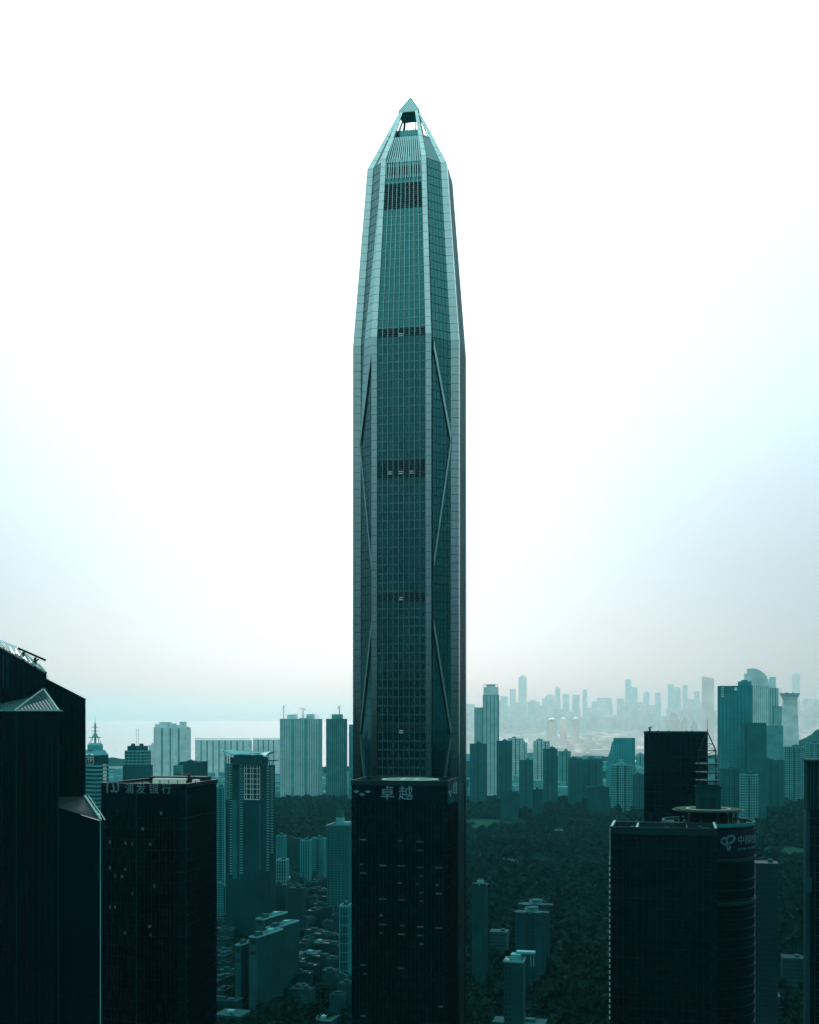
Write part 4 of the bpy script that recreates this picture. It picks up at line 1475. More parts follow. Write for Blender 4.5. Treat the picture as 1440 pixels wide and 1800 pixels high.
pm_.build('piers', M_MID, t, kind='stuff')
for i in range(7):
    x = (-13 + i * 5) * k_
    MB().bar((x, -20, Z(1180, UD)), (x, -20, Z(1173.5 if i < 3 else 1180 + i * 2, UD)), .8).build('roof_mast', M_PALE, t)
# tapered neighbour
t, wd, dp, z1 = block('office_tower', 'pale stepped tower with a narrow chamfered top beside the curved roof tower', 1347, 1368, 1210, 4600, M_PALE, M_MID, cat='office tower', roofbox=False, bay=12, pw=4, dp=36)
MB().prism([(-wd / 2, -dp / 2), (wd * .3, -dp / 2), (wd * .3, dp / 2), (-wd / 2, dp / 2)], z1, Z(1190, 4600), [(-wd * .22, -dp / 2), (wd * .28, -dp / 2), (wd * .28, dp / 2), (-wd * .22, dp / 2)]).build('upper_tier', M_PALE, t)
block('office_tower', 'lower step of flats between the stepped tower and the flared tower', 1359, 1375, 1242, 4300, M_PALE, M_MID, cat='office building', roofbox=False, dp=30)
block('office_tower', 'dark stump below the bright slot between two pale towers', 1346, 1376, 1276, 4200, M_MID, M_MID, cat='office building', roofbox=False, dp=30)
# flared tower
VD = 4200
t = thing('office_tower', 'pale tower flaring outwards at the top like a trumpet', 'office tower', (X(1388.5, VD), VD, 0), R(-10))
k_ = VD / F
lev = [(15.5, 0), (15.2, Z(1285, VD)), (13.0, Z(1255, VD)), (12.2, Z(1231, VD)), (14.2, Z(1225, VD)), (17.5, Z(1220, VD))]
for nm, a_, b_ in (('wall', 0, 1), ('wall', 1, 2), ('wall', 2, 3), ('flare', 3, 4), ('flare', 4, 5)):
    w0, z0 = lev[a_]
    w1, z1 = lev[b_]
    MB().prism(rect(2 * w0 * k_ * .88, w0 * k_ * 1.5), z0, z1, rect(2 * w1 * k_ * .88, w1 * k_ * 1.5)).build(nm, M_PALE, t)
MB().prism(rect(2 * 17.7 * k_ * .88, 17.7 * k_ * 1.5), lev[-1][1] + .05, Z(1218.8, VD)).build('roof', M_MID, t)
pm_ = MB()
for i in range(7):
    u = (i - 3) / 3
    pm_.bar((u * 12.4 * k_, -15.3 * k_ * .75, 4), (u * 12.2 * k_, -12.6 * k_ * .75 - .4, Z(1231, VD)), 1.6)
pm_.build('piers', M_PALE2, t, kind='stuff')
for x in (-8, -5, 4):
    MB().box(x * k_, x * k_ + 4, -6, 4, Z(1218.8, VD), Z(1217, VD)).build('roof_unit', M_MID, t)

# --- big white roofed halls far off
for lab, x0, x1, y0, d, hh in (('wide white flat roofed hall far beyond the park', 1027, 1076, 1303, 8800, 34), ('small white flat roofed hall left of the black slab tower', 1117, 1128, 1321, 6300, 30), ('thin white roofed hall right of the slim pale tower', 878, 889, 1292, 9000, 26)):
    t = thing('exhibition_hall', lab, 'hall', (X((x0 + x1) / 2, d), d, 0), R(-4))
    wd = (x1 - x0) * d / F
    MB().box(-wd / 2, wd / 2, -150, 150, 0, hh - 3).build('wall', M_MID, t)
    MB().prism(rect(wd * 1.04, 340), hh - 2.9, hh, rect(wd * .9, 300)).build('roof', M_ROOFW, t)
# three domed towers and other mid-far pieces
for lab, x0, x1, yt, d in (('left one of three round topped pale towers far off', 961, 979, 1266, 8200), ('middle one of three round topped pale towers far off', 984, 997, 1265, 8300), ('right one of three round topped pale towers far off', 1005, 1019, 1265, 8200)):
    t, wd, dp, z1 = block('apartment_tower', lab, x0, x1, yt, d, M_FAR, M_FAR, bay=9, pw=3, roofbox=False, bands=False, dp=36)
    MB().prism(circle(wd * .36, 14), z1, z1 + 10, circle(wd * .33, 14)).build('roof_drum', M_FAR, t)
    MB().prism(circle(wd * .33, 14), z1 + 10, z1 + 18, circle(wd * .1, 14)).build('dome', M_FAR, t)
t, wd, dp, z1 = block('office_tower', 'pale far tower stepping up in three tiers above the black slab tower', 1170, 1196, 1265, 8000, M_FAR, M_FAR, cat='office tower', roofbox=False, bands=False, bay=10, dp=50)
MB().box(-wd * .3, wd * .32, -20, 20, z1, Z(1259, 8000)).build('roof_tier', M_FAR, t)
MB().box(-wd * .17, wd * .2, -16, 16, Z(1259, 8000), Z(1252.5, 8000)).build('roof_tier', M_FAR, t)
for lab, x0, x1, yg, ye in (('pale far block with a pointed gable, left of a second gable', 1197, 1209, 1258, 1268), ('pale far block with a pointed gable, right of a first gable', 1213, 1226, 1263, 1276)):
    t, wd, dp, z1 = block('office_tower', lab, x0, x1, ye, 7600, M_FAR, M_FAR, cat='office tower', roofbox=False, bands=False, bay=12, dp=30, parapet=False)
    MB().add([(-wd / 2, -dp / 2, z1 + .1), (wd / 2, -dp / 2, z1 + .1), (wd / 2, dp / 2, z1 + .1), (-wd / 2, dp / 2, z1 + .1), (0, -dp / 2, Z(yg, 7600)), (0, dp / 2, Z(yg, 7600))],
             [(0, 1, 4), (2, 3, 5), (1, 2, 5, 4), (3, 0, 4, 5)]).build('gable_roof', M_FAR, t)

# --- ghostly skyline
FARS = [
    ('faint far tower with a slim crown, tallest right of the pale slim tower', 911.5, 926, 1190, 22100, 'crown'),
    ('faint far block left of the crowned far tower', 896, 907, 1211, 22750, ''),
    ('faint far wide block just right of the crowned far tower', 927, 949, 1233, 22100, ''),
    ('faint far low block left of the crowned far tower, by the slim pale tower', 880, 893, 1224, 24050, ''),
    ('faint far stepped block between the crowned tower and the three domes', 958, 975, 1223, 24050, 'step'),
    ('faint far narrow tower above the leftmost dome', 976, 985, 1209, 24050, ''),
    ('faint far pair mate above the middle dome', 989, 1001, 1220, 24050, ''),
    ('faint far block above the right dome', 1006, 1019, 1221, 23400, ''),
    ('faint far slim tower right of the domes', 1024, 1032, 1212, 24050, ''),
    ('faint far low block over the white roofed hall, first from its left end', 1040, 1052, 1233, 24700, ''),
    ('faint far low block over the white roofed hall, near its right end', 1064, 1076, 1227, 24700, ''),
    ('faint far low block left of the tall blocky pair', 1084, 1098, 1228, 24050, ''),
    ('faint far tower, taller half of a blocky pair', 1099, 1110, 1195, 23400, ''),
    ('faint far tower, lower half of a blocky pair', 1110, 1121, 1209, 23400, ''),
    ('faint far tower with rounded shoulders right of the blocky pair', 1131, 1142, 1218, 24050, 'step'),
    ('faint far slim block above the black slab tower crane', 1151, 1161, 1217, 24050, ''),
    ('faint far broad tower above the tiered pale tower, taller half', 1174, 1185, 1203, 22750, ''),
    ('faint far broad tower above the tiered pale tower, lower half', 1185, 1197, 1209, 22750, ''),
    ('faint far slim tower above the first gable', 1200, 1209, 1204, 24050, ''),
    ('faint far slim tower above the second gable', 1220, 1230, 1216, 24050, ''),
    ('hazy slab with a slanting roof left of the wide teal slab tower', 1234, 1255.5, 1193, 9500, 'slant'),
    ('faint far twin shaft tower above the flared tower', 1392, 1406, 1185, 19500, 'crown'),
    ('faint far slim block between the stepped and flared towers', 1367, 1375, 1209, 12000, ''),
    ('faint far low block right of the flared tower', 1407, 1422, 1240, 18200, 'step'),
    ('faint far low block at the right edge above the hill', 1424, 1442, 1231, 18850, ''),
]
rf_ = random.Random(77)
for lab, x0, x1, yt, d, k in FARS:
    d = d * 1.15 if d > 14000 else d
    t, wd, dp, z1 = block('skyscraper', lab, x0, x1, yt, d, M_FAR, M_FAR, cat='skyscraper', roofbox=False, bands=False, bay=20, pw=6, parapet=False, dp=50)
    if k == 'crown':
        MB().prism(rect(wd * .7, dp * .7), z1, z1 + 40, rect(wd * .4, dp * .4)).build('crown', M_FAR, t)
        MB().bar((0, 0, z1 + 40), (0, 0, z1 + 78), 5).build('spire', M_FAR, t)
    if k == 'step':
        MB().box(-wd * .3, wd * .34, -dp * .3, dp * .3, z1, z1 + 34).build('roof_tier', M_FAR, t)
    if k == '':
        u = rf_.random()
        if u < .3:
            MB().box(-wd * .28, wd * .2, -dp * .3, dp * .3, z1, z1 + rf_.uniform(14, 40)).build('roof_tier', M_FAR, t)
        elif u < .55:
            MB().prism(rect(wd, dp), z1, [z1 + rf_.uniform(8, 30), z1 + .5, z1 + .5, z1 + 9]).build('slanting_roof', M_FAR, t)
        elif u < .75:
            MB().prism(rect(wd * .9, dp * .9), z1, z1 + 22, rect(wd * .5, dp * .5)).build('crown', M_FAR, t)
            MB().bar((0, 0, z1 + 22), (0, 0, z1 + rf_.uniform(40, 80)), 4).build('spire', M_FAR, t)
        MB().box(wd * .3, wd * .62, -dp * .4, dp * .4, 0, z1 * rf_.uniform(.55, .85)).build('side_wing', M_FAR, t)
    if k == 'slant':
        MB().prism(rect(wd, dp), z1, [z1 + 22, z1 + .4, z1 + .4, z1 + 22]).build('slanting_roof', M_FAR, t)

# ------------------------------------------------------------------ lower left: older housing
LB = [
    ('dull flats with fine window rows between the bank tower and the canopy roof tower', 381, 400, 1384, 1750, 1, 3.3),
    ('short slab standing in front of the canopy roof tower, left of three', 384, 412, 1553, 1500, 1, 3.2),
    ('short slab standing in front of the canopy roof tower, middle of three', 413, 446, 1560, 1480, 1, 3.2),
    ('short slab standing in front of the canopy roof tower, right of three', 447, 481, 1562, 1470, 1, 3.2),
    ('dull block right of the three short slabs', 481, 507, 1556, 1500, 0, 3.2),
    ('dull block beside the small street, left of the dark towers', 508, 536, 1562, 1440, 0, 3.2),
    ('block right of the canopy roof tower, first of four in a row', 487, 503, 1470, 1900, 1, 3.4),
    ('block right of the canopy roof tower, second of four in a row', 503, 530, 1475, 1950, 0, 3.4),
    ('block right of the canopy roof tower, third of four in a row', 529, 548, 1478, 1850, 1, 3.4),
    ('block right of the canopy roof tower, last of four in a row', 549, 573, 1474, 1880, 1, 3.4),
    ('light framed low block below the row of four blocks', 487, 507, 1512, 1750, 2, 5.0),
    ('narrow teal block with a bold grid at the left flank of the helipad tower', 598, 618, 1593, 1180, 1, 9.0),
]
for lab, x0, x1, yt, d, k, fh in LB:
    block('apartment_block', lab, x0, x1, yt, d, (M_DARKC, M_DIM, M_DARKC)[k], (M_DIM, M_SLATE2, M_MID)[k], bay=3.6, pw=.9, fh=fh, bh=1.0, cat='apartment block', dp=16, shade_strips=1 + int(x0) % 3)
# turreted residential tower left of the helipad tower
UD2 = 1560
t, wd, dp, z1 = block('apartment_tower', 'tall flats with a small pointed turret, left of the helipad tower', 576, 618, 1452, UD2, M_DIM, M_SLATE, roofbox=False, bay=5, pw=1.2, dp=22)
MB().box(-3, 6, -9, 6, z1, Z(1436, UD2)).build('turret', M_MID, t)
MB().prism([(-3.4, -9.4), (6.4, -9.4), (6.4, 6.4), (-3.4, 6.4)], Z(1436, UD2) + .05, Z(1420, UD2), [(1.2, -1.8), (1.8, -1.8), (1.8, -1.2), (1.2, -1.2)]).build('turret_roof', M_DARKC, t)
MB().box(7, 15, -10.5, 6, z1, Z(1444, UD2)).build('roof_house', M_MID, t)
MB().hexa([(-16, -11.6, z1), (-4, -11.6, z1 + 4.5), (-4, -6, z1 + 4.5), (-16, -6, z1)], [(-16, -11.6, z1 + 1), (-4, -11.6, z1 + 5.5), (-4, -6, z1 + 5.5), (-16, -6, z1 + 1)]).build('ramp_roof', M_PALE2, t)

# slab flats with long roofs running away (near)
for lab, xa, xb, yf, yb, dx, d in (
        ('nearest long slab with a long roof left of the helipad tower', 437, 454, 1648, 1637, 20, 1050),
        ('narrow slab left of the nearest long slab', 413, 424, 1662, 1650, 12, 1065),
        ('slab with a long roof behind the nearest long slab', 449, 466, 1616, 1606, 20, 1140),
        ('slab with a bright roof edge right of the nearest long slab', 466, 485, 1632, 1620, 18, 1100)):
    wd = (xb - xa) * d / F
    z1 = Z(yf, d)
    ln = 46
    t = thing('apartment_block', lab, 'apartment block', (X((xa + xb) / 2, d), d, 0), R(-24))
    poly = [(-wd / 2, 0), (wd / 2, 0), (wd / 2, ln), (-wd / 2, ln)]
    MB().prism(poly, 0, z1).build('wall', M_DIM, t)
    mbd, mpr = facade(poly, 6, z1 - 1, 3.2, .9, .3, 3.4, .7, .45, skip=(0, 2))
    mbd.build('floor_bands', M_DARKC, t, kind='stuff')
    mpr.build('piers', M_DARKC, t, kind='stuff')
    MB().ring(inset(poly, -.3), inset(poly, .4), z1 - .3, z1 + .9).build('parapet', M_MID, t)
    MB().box(-wd * .3, wd * .3, 6, 12, z1 + .02, z1 + 4).build('stair_house', M_DIM, t)
    MB().box(-wd * .2, wd * .3, 26, 33, z1 + .02, z1 + 3).build('water_tank', M_MID, t)
    MB().box(-wd * .3, wd * .3, -.18, .1, z1 - 6.5, z1 - 1.2).build('gable_window', M_WIN, t)
    MB().box(-wd * .3, wd * .3, -.18, .1, z1 - 16, z1 - 13).build('gable_window', M_WIN, t)

# low roofs in the gap
for lab, x0, x1, y, d, hh, m in (
        ('low hall with a flat roof in the street gap, upper of two', 551, 576, 1657, 1310, 16, M_DIM),
        ('low hall with a flat roof in the street gap, lower of two', 533, 562, 1675, 1250, 16, M_DIM),
        ('long low market hall beside the flat roofed halls', 505, 534, 1678, 1235, 18, M_DIM),
        ('near flat roofed shed at the bottom, left of the helipad tower', 553, 592, 1793, 1000, 10, M_DIM),
        ('small pale roofed hall in the old housing', 515, 528, 1563, 1690, 20, M_ROOFW),
        ('low shed behind the row of four blocks', 496, 508, 1536, 1800, 20, M_ROOFW),
        ('long low podium at the bottom left, under the slab flats', 383, 436, 1765, 1010, 12, M_DIM),
        ('flat roofed school block left of the turret tower', 494, 512, 1546, 1820, 15, M_PALE)):
    t = thing('low_building', lab, 'low building', (X((x0 + x1) / 2, d), d, 0), R(-16))
    wd = (x1 - x0) * d / F * .9
    MB().box(-wd / 2, wd / 2, -11, 11, 0, hh).build('wall', M_DIM, t)
    MB().box(-wd / 2 - .5, wd / 2 + .5, -11.5, 11.5, hh + .02, hh + .7).build('roof', m, t)
    for i in range(5):
        u = lerp(-wd / 2 + 2, wd / 2 - 2, i / 4)
        MB().box(u - 1.1, u + 1.1, -11.2, -10.9, hh - 4.5, hh - 2).build('window', M_WIN, t)
    MB().box(-wd * .2, wd * .05, -3, 3, hh + .72, hh + 2.6).build('roof_unit', M_MID, t)

# ------------------------------------------------------------------ lower right
for lab, x0, x1, yt, d in (('dark residential tower with a saucer roof right of the tallest tower base', 827, 864, 1558, 1170),
                           ('rear one of two round balconied towers in the dark park', 911, 973, 1594, 1190),
                           ('front one of two round balconied towers in the dark park', 903, 966, 1608, 1120)):
    wpx = (x1 - x0) * d / F
    t, wd, dp, z1 = block('apartment_tower', lab, x0 + 3, x1 - 6, yt, d, M_DARKC, M_DIM, roofbox=False, bay=4.6, pw=.8, fh=3.4, bh=.9, dp=20)
    for u, rr_ in ((-.3, .22), (.28, .2)):
        MB().prism(circle(wd * rr_, 20, u * wd, -dp * .42), 0, z1 + 2).build('bay_turret', M_DARKC, t)
        MB().prism(circle(wd * rr_ * 1.25, 20, u * wd, -dp * .42), z1 + 2.02, z1 + 3).build('roof_disc', M_DIM, t)
        me = MB().ring(circle(wd * rr_ + .5, 20, 0, 0), circle(wd * rr_ - .2, 20, 0, 0), -.5, .5).mesh('balcony', M_DARKC)
        z = z1 - 2
        while z > 60:
            link('balcony', me, t, (u * wd, -dp * .42, z))
            z -= 3.4
    MB().box(-wd * .2, wd * .25, -4, 6, z1 + .1, z1 + 5).build('roof_house', M_MID, t)
    MB().prism(circle(wd * .24, 20, wd * .06, 1), z1 + 5.02, z1 + 5.9).build('roof_disc', M_DIM, t)
    MB().box(wd * .34, wd * .66, -8, 2, z1 + .9, z1 + 1.8).build('roof_fin', M_DIM, t)
# near grey tower with punched windows
ND = 800
NT = thing('apartment_tower', 'near grey tower with two columns of dark punched windows at the bottom', 'apartment tower', (X(905, ND), ND, 0), R(-12))
nz_ = Z(1688, ND)
npoly = rect(13.4, 13)
MB().prism(npoly, 0, nz_).build('wall', M_DIM, NT)
MB().ring(inset(npoly, -.3), inset(npoly, .4), nz_ - .3, nz_ + 1.1).build('parapet', M_MID, NT)
MB().box(-2.5, 4.5, -3, 4.5, nz_, nz_ + 4.6).build('stair_house', M_MID, NT)
MB().box(1, 14, 0, 6, nz_ + 4.7, nz_ + 6.2).build('roof_frame', M_MID, NT)
for x in (11, 13):
    MB().box(x, x + .5, 1, 1.5, nz_ - 4, nz_ + 4.7).build('roof_frame_post', M_MID, NT)
MB().box(-5.4, -3.4, -5, -4, nz_, nz_ + 2.2).build('water_tank', M_PALE2, NT)
windows_on(NT, 13.4, 13, (-5.0, -2.4), [nz_ - 4.2 - i * 3.6 for i in range(16)], 1.8, 1.9, M_DARKC, M_WIN)
for i in range(16):
    MB().box(3.6, 6.4, -6.9, -6.4, nz_ - 4.8 - i * 3.6, nz_ - 4.2 - i * 3.6).build('balcony', M_DARKC, NT)
# low blocks
for lab, x0, x1, y, d, hh, m in (
        ('low office wing behind the near grey tower', 862, 894, 1660, 1300, 30, M_DIM),
        ('flat curved roof at the bottom, under the near grey tower', 866, 962, 1798, 960, 18, M_DIM),
        ('squat dark block right of the telecom round tower', 1327, 1366, 1517, 900, None, M_FTRIM2),
        ('low square hall by the road near the right edge', 1374, 1412, 1682, 1150, 32, M_DARKC),
        ('low shop row at the bottom right by the telecom building', 1326, 1370, 1750, 1060, 16, M_DIM),
        ('tiny pale pavilion in the dark park', 1384, 1400, 1553, 1850, 10, M_PALE2),
        ('small pavilion roof at the far side of the park', 962, 990, 1467, 2620, 14, M_MID)):
    hh = hh or Z(y, d)
    t = thing('low_building', lab, 'low building', (X((x0 + x1) / 2, d), d, 0), R(-13))
    wd = (x1 - x0) * d / F * .95
    MB().box(-wd / 2, wd / 2, -9, 9, 0, hh).build('wall', M_DIM if m not in (M_DARKC, M_FTRIM2) else m, t)
    MB().box(-wd / 2 - .4, wd / 2 + .4, -9.4, 9.4, hh + .02, hh + .8).build('roof', m, t)
    k = max(1, int(hh / 4.2))
    bm_ = MB()
    for i in range(1, k + 1):
        bm_.box(-wd / 2 + .5, wd / 2 - .5, -9.2, -8.9, hh - i * 4.0, hh - i * 4.0 + 1.9)
    bm_.build('window_rows', M_WIN, t, kind='stuff')
    MB().box(wd * .1, wd * .3, -3, 4, hh + .82, hh + 3).build('roof_unit', M_DIM, t)


# road curving away at the foot of the telecom building
def ribbon(name, pts, wd, z, m):
    P = smooth_pts(pts, 10)
    mb = MB()
    vs = []
    for i, p in enumerate(P):
        q0, q1 = P[max(0, i - 1)], P[min(len(P) - 1, i + 1)]
        dx, dy = q1[0] - q0[0], q1[1] - q0[1]
        l = math.hypot(dx, dy)
        nx, ny = -dy / l, dx / l
        vs += [(p[0] + nx * wd / 2, p[1] + ny * wd / 2, z), (p[0] - nx * wd / 2, p[1] - ny * wd / 2, z)]
    fs = [(2 * i + 1, 2 * i + 3, 2 * i + 2, 2 * i) for i in range(len(P) - 1)]
    return mb.add(vs, fs).build(name, m, kind='structure')


def G(x, y):
    d = H * F / (y - 1260)
    return (X(x, d), d)


road_pts = [(135, 700), G(1062, 1795), G(1068, 1740), G(1082, 1690), G(1112, 1640), G(1180, 1590), (700, 1800)]
ribbon('pavement', road_pts, 40, .1, M_PAVE)
ribbon('road', road_pts, 28, .2, M_ROAD)
ribbon('road_marking', road_pts, .5, .21, M_LINE)
r2 = [(-420, 960), (-250, 1085), G(560, 1700), G(600, 1640), (60, 1620), (300, 1760)]
ribbon('pavement', r2, 22, .1, M_PAVE)
ribbon('road', r2, 14, .2, M_ROAD)
r3 = [(380, 820), G(1400, 1770), G(1385, 1700), G(1395, 1620), (640, 1750)]
ribbon('pavement', r3, 26, .1, M_PAVE)
ribbon('road', r3, 18, .2, M_ROAD)

# a few parked cars in the yard by the road
def car_proto():
    t = thing('parked_car', 'small pale car parked in the yard right of the near grey tower', 'car', (0, 0, 0), 0, 'cars parked in the yard')
    MB().prism([(-2.2, -.9), (2.2, -.9), (2.2, .9), (-2.2, .9)], .35, .95, [(-2.15, -.85), (2.15, -.85), (2.15, .85), (-2.15, .85)]).build('body', M_CAR, t)
    MB().prism([(-1.5, -.82), (1.1, -.82), (1.1, .82), (-1.5, .82)], .96, 1.5, [(-1.1, -.68), (.6, -.68), (.6, .68), (-1.1, .68)]).build('cabin', M_WIN, t)
    for x in (-1.4, 1.4):
        for y in (-.85, .85):
            c = circle(.33, 10)
            mb = MB().add([(x + a_, y - .1, .33 + b_) for a_, b_ in c] + [(x + a_, y + .1, .33 + b_) for a_, b_ in c], [tuple(range(10)), tuple(range(19, 9, -1))] + [(i, i + 10, (i + 1) % 10 + 10, (i + 1) % 10) for i in range(10)])
            mb.build('wheel', M_TYRE, t)
    return t


cp0 = car_proto()
rc = random.Random(3)
first = True
for i in range(22):
    px_ = 958 + rc.uniform(0, 34)
    py_ = 1792 - (px_ - 958) * 1.0 + rc.uniform(-10, 8)
    o = cp0 if first else copy_tree(cp0)
    first = False
    gx, gy = G(px_, py_)
    o.location = (gx, gy, .02)
    o.rotation_euler = (0, 0, R(rc.choice((70, 75, 160, 165))))


# ------------------------------------------------------------------ park lawns, pond and paths
M_LAWN = mat('lawn grass', (.004, .034, .022), .95, spec=.02, var=.35, scale=.03)
M_POND = mat('pond water', (.01, .04, .045), .12, ior=1.33)
CLEAR = []


def patch(name, x, y, rx, ry, m, seed, z=.08):
    d = H * F / (y - 1260)
    r_ = random.Random(seed)
    cx, cy = X(x, d), d
    a0, a1 = r_.uniform(0, 6), r_.uniform(0, 6)
    pts = []
    for i in range(40):
        a_ = i / 40 * 2 * math.pi
        k_ = 1 + .22 * math.sin(2 * a_ + a0) + .12 * math.sin(5 * a_ + a1)
        pts.append((cx + rx * k_ * math.cos(a_), cy + ry * k_ * math.sin(a_)))
    CLEAR.append((cx, cy, rx, ry))
    return sheet(name, pts, z, m)


for i, (x, y, rx, ry) in enumerate(((1040, 1612, 75, 70), (1110, 1597, 60, 50), (900, 1520, 90, 110), (1000, 1545, 70, 80), (1390, 1610, 60, 70), (1380, 1500, 110, 120), (560, 1440, 120, 150), (860, 1450, 130, 190), (1090, 1480, 90, 130))):
    patch('lawn', x, y, rx, ry, M_LAWN, i + 1)
patch('pond', 975, 1466, 60, 90, M_POND, 30)
ribbon('path', [G(826, 1500), G(900, 1512), G(960, 1535), G(1010, 1580), G(1090, 1612), G(1180, 1600)], 9, .12, M_PAVE)
ribbon('path', [G(530, 1424), G(560, 1412), G(590, 1404), G(615, 1400)], 26, .12, M_PAVE)
ribbon('path', [G(1330, 1560), G(1380, 1545), G(1440, 1552)], 10, .12, M_PAVE)

# ------------------------------------------------------------------ trees
def crown_verts(r, n, rx, rz, cz, leaf):
    V = np.zeros((n * 4, 3))
    for i in range(n):
        while True:
            p = np.array([r.uniform(-1, 1) for _ in range(3)])
            q = np.linalg.norm(p)
            if .35 < q < 1:
                break
        p = p * np.array([rx, rx, rz]) * (.85 + .3 * r.random())
        a_ = np.array([r.gauss(0, 1) for _ in range(3)])
        a_ /= np.linalg.norm(a_)
        c_ = np.cross(a_, np.array([r.gauss(0, 1) for _ in range(3)]))
        c_ /= np.linalg.norm(c_)
        s_ = leaf * r.uniform(.6, 1.3)
        b_ = p + np.array([0, 0, cz])
        V[i * 4:i * 4 + 4] = [b_ - a_ * s_, b_ + c_ * s_ * .8, b_ + a_ * s_, b_ - c_ * s_ * .8]
    return V


def np_mesh(name, V, m):
    me = bpy.data.meshes.new(name)
    nv = len(V)
    nf = nv // 4
    me.vertices.add(nv)
    me.vertices.foreach_set('co', V.astype(np.float32).ravel())
    me.loops.add(nv)
    me.loops.foreach_set('vertex_index', np.arange(nv, dtype=np.int32))
    me.polygons.add(nf)
    me.polygons.foreach_set('loop_start', np.arange(0, nv, 4, dtype=np.int32))
    me.materials.append(m)
    me.update()
    me.validate()
    return me


rt = random.Random(8)
protos = [crown_verts(rt, 46, 1, .75, 0, .42) for _ in range(6)]


def forest(name, regions, m, count, size):
    out = []
    rng = np.random.default_rng(4)
    tot = 0
    while tot < count:
        # choose picture positions evenly over the regions so near and far look equally dense
        x0, x1, y0, y1 = regions[rng.integers(len(regions))]
        x = rng.uniform(x0, x1)
        y = rng.uniform(y0, y1)
        d = H * F / (y - 1260)
        gx = X(x, d)
        if any(((gx - c[0]) / c[2]) ** 2 + ((d - c[1]) / c[3]) ** 2 < .8 for c in CLEAR) and rng.random() < .94:
            tot += 1
            continue
        s_ = size * (.55 + 1.15 * rng.random() ** 1.6)
        P = protos[rng.integers(6)].copy()
        a_ = rng.uniform(0, 6.28)
        c_, s2 = math.cos(a_), math.sin(a_)
        Q = np.empty_like(P)
        Q[:, 0] = (P[:, 0] * c_ - P[:, 1] * s2) * s_ + gx
        Q[:, 1] = (P[:, 0] * s2 + P[:, 1] * c_) * s_ + d
        Q[:, 2] = P[:, 2] * s_ + s_ * .95
        out.append(Q)
        tot += 1
    o = link(name, np_mesh(name, np.vstack(out), m), kind='stuff')
    return o


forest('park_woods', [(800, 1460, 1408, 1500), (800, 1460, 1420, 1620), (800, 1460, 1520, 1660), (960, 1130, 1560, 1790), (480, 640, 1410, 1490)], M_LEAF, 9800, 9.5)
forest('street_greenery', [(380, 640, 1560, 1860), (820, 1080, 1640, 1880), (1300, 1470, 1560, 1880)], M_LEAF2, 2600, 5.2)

# street trees along the road
TR = thing('street_tree', 'bushy street tree beside the road right of the near grey tower', 'tree', (0, 0, 0), 0, 'street trees along the road')
tk = MB()
c0, c1 = circle(.35, 7), circle(.2, 7)
tk.prism(c0, 0, 4.2, c1)
for a_ in (0, 2.1, 4.2):
    tk.bar((0, 0, 3.6), (1.8 * math.cos(a_), 1.8 * math.sin(a_), 6.2), .22)
tk.build('trunk', M_BARK, TR)
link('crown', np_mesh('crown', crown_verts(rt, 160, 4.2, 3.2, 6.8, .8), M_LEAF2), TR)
P = smooth_pts(road_pts[:6], 8)
k = 0
for i, p in enumerate(P[6:40]):
    for s_ in (-1, 1):
        o = TR if k == 0 else copy_tree(TR)
        k += 1
        q = P[min(i + 7, len(P) - 1)]
        dx, dy = q[0] - p[0], q[1] - p[1]
        l = math.hypot(dx, dy) or 1
        o.location = (p[0] - dy / l * s_ * 17 + rt.uniform(-2, 2), p[1] + dx / l * s_ * 17 + rt.uniform(-2, 2), .1)
        o.rotation_euler = (0, 0, rt.uniform(0, 6.28))
        q = rt.uniform(.8, 1.25)
        o.scale = (q, q, q)

# ------------------------------------------------------------------ endless low city beyond
rng = np.random.default_rng(7)


def district(name, regions, count, hmin, hmax, wmin, wmax, m):
    vs, fs = [], []
    for _ in range(count):
        x0, x1, y0, y1 = regions[rng.integers(len(regions))]
        x, y = rng.uniform(x0, x1), rng.uniform(y0, y1)
        d = H * F / (y - 1260)
        gx = X(x, d)
        w0, dd, hh = rng.uniform(wmin, wmax), rng.uniform(wmin, wmax), hmin + (hmax - hmin) * rng.random() ** 2
        sc2 = max(1, d / 5000)
        w0 *= sc2
        a_ = R(-10)
        c_, s_ = math.cos(a_), math.sin(a_)
        k = len(vs)
        for zz in (0, hh):
            for px_, py_ in ((-w0 / 2, -dd / 2), (w0 / 2, -dd / 2), (w0 / 2, dd / 2), (-w0 / 2, dd / 2)):
                vs.append((gx + px_ * c_ - py_ * s_, d + px_ * s_ + py_ * c_, zz))
        fs += [tuple(i + k for i in q) for q in ((4, 5, 6, 7), (0, 1, 5, 4), (1, 2, 6, 5), (3, 0, 4, 7))]
    me = bpy.data.meshes.new(name)
    me.from_pydata(vs, [], fs)
    me.materials.append(m)
    me.update()
    return link(name, me, kind='stuff')


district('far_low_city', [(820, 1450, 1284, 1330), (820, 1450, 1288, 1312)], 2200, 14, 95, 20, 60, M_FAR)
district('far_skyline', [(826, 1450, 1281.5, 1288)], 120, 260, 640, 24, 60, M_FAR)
district('low_city_edge', [(820, 1450, 1330, 1404), (484, 640, 1366, 1404), (180, 400, 1364, 1440)], 900, 10, 45, 16, 42, M_MID)


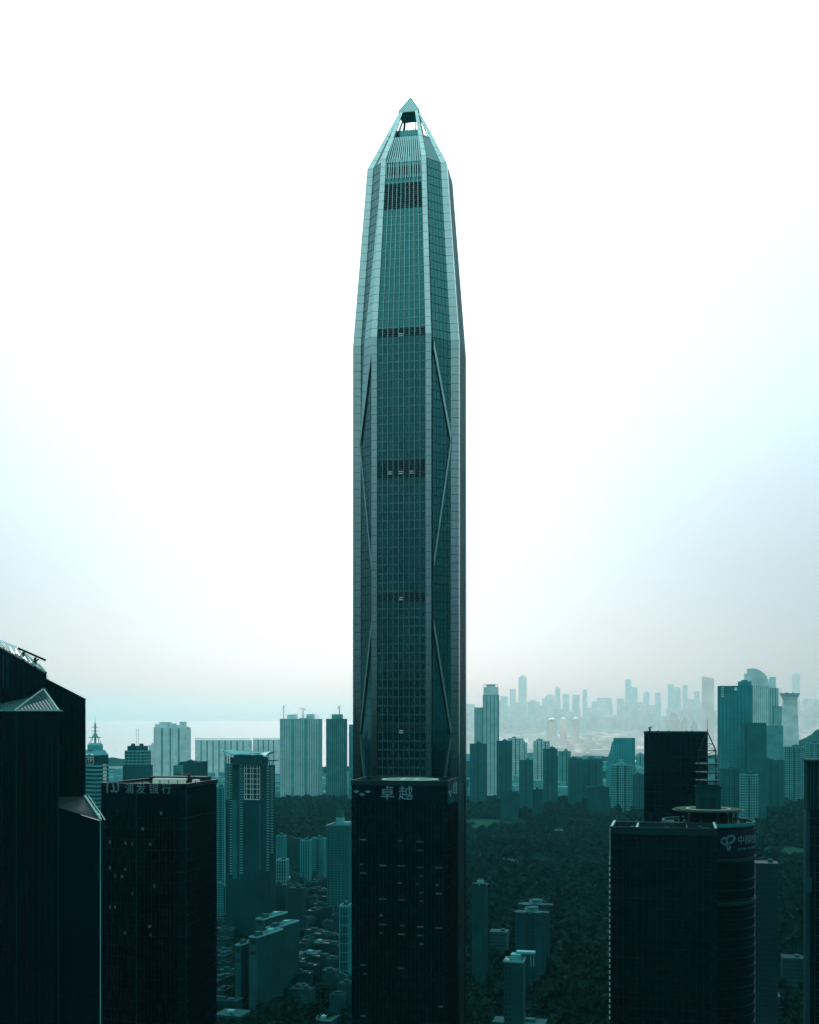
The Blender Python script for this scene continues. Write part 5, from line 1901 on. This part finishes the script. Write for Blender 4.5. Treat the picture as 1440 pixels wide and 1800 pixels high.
def house_proto(wd, dp, hh, kind):
    t = thing('low_house', 'low old housing block packed among trees in the gap beside the bank tower', 'house', (0, 0, -50), 0, 'old low housing blocks left of the helipad tower')
    MB().box(-wd / 2, wd / 2, -dp / 2, dp / 2, 0, hh).build('wall', (M_FTRIM2, M_DARKC)[kind % 2], t)
    MB().ring(rect(wd + .6, dp + .6), rect(wd - .4, dp - .4), hh - .2, hh + .9).build('parapet', (M_DARKC, M_DIM, M_DARKC)[kind % 3], t)
    MB().box(-wd * .2, wd * .12, -dp * .2, dp * .2, hh + .02, hh + 2.8).build('stair_house', M_DARKC, t)
    MB().box(wd * .2, wd * .38, -dp * .3, dp * .05, hh + .02, hh + 1.9).build('water_tank', M_DIM, t)
    wm = MB()
    k = int((hh - 1) / 3.1)
    n = max(2, int(wd / 3.4))
    for i in range(k):
        for j in range(n):
            x = lerp(-wd / 2 + 1.6, wd / 2 - 1.6, j / (n - 1))
            wm.box(x - .8, x + .8, -dp / 2 - .12, -dp / 2 + .1, 1 + i * 3.1, 2.6 + i * 3.1)
    wm.build('window_rows', M_WIN, t, kind='stuff')
    return t


protos_h = [house_proto(*a) for a in ((20, 11, 19, 0), (14, 12, 24, 1), (26, 12, 16, 2), (12, 11, 21, 3), (34, 13, 19, 4))]
used_h = set()
rh = random.Random(19)
spots_h = []
tries = 0
while len(spots_h) < 170 and tries < 6000:
    tries += 1
    reg = rh.choice([(384, 622, 1500, 1600), (384, 622, 1560, 1700), (384, 622, 1600, 1790)])
    px_, py_ = rh.uniform(reg[0], reg[1]), rh.uniform(reg[2], reg[3])
    gx, gy = G(px_, py_)
    if any(abs(gx - a_) < 30 and abs(gy - b_) < 24 for a_, b_ in spots_h):
        continue
    if py_ > 1640 and 405 < px_ < 510:
        continue
    spots_h.append((gx, gy))
    k = rh.randrange(5)
    o = protos_h[k] if k not in used_h else copy_tree(protos_h[k])
    used_h.add(k)
    o.location = (gx, gy, 0)
    o.rotation_euler = (0, 0, R(rh.choice((-12, -16, -20, 74, 70))))
    q = rh.uniform(.85, 1.2)
    o.scale = (1, 1, q)

# ------------------------------------------------------------------ haze
hm_ = bpy.data.materials.new('haze')
hm_.use_nodes = True
n_ = hm_.node_tree
n_.nodes.clear()
pv = n_.nodes.new('ShaderNodeVolumePrincipled')
oo = n_.nodes.new('ShaderNodeOutputMaterial')
n_.links.new(pv.outputs[0], oo.inputs[1])
pv.inputs['Color'].default_value = (.18, .88, .92, 1)
pv.inputs['Absorption Color'].default_value = (1, 1, 1, 1)
pv.inputs['Density'].default_value = HAZE_DENSITY
pv.inputs['Anisotropy'].default_value = .7
hm_.cycles.homogeneous_volume = True
MB().box(-GX - 500, GX + 500, GY0 - 500, GY1 + 500, -1.5, 1250).build('haze', hm_, kind='stuff')
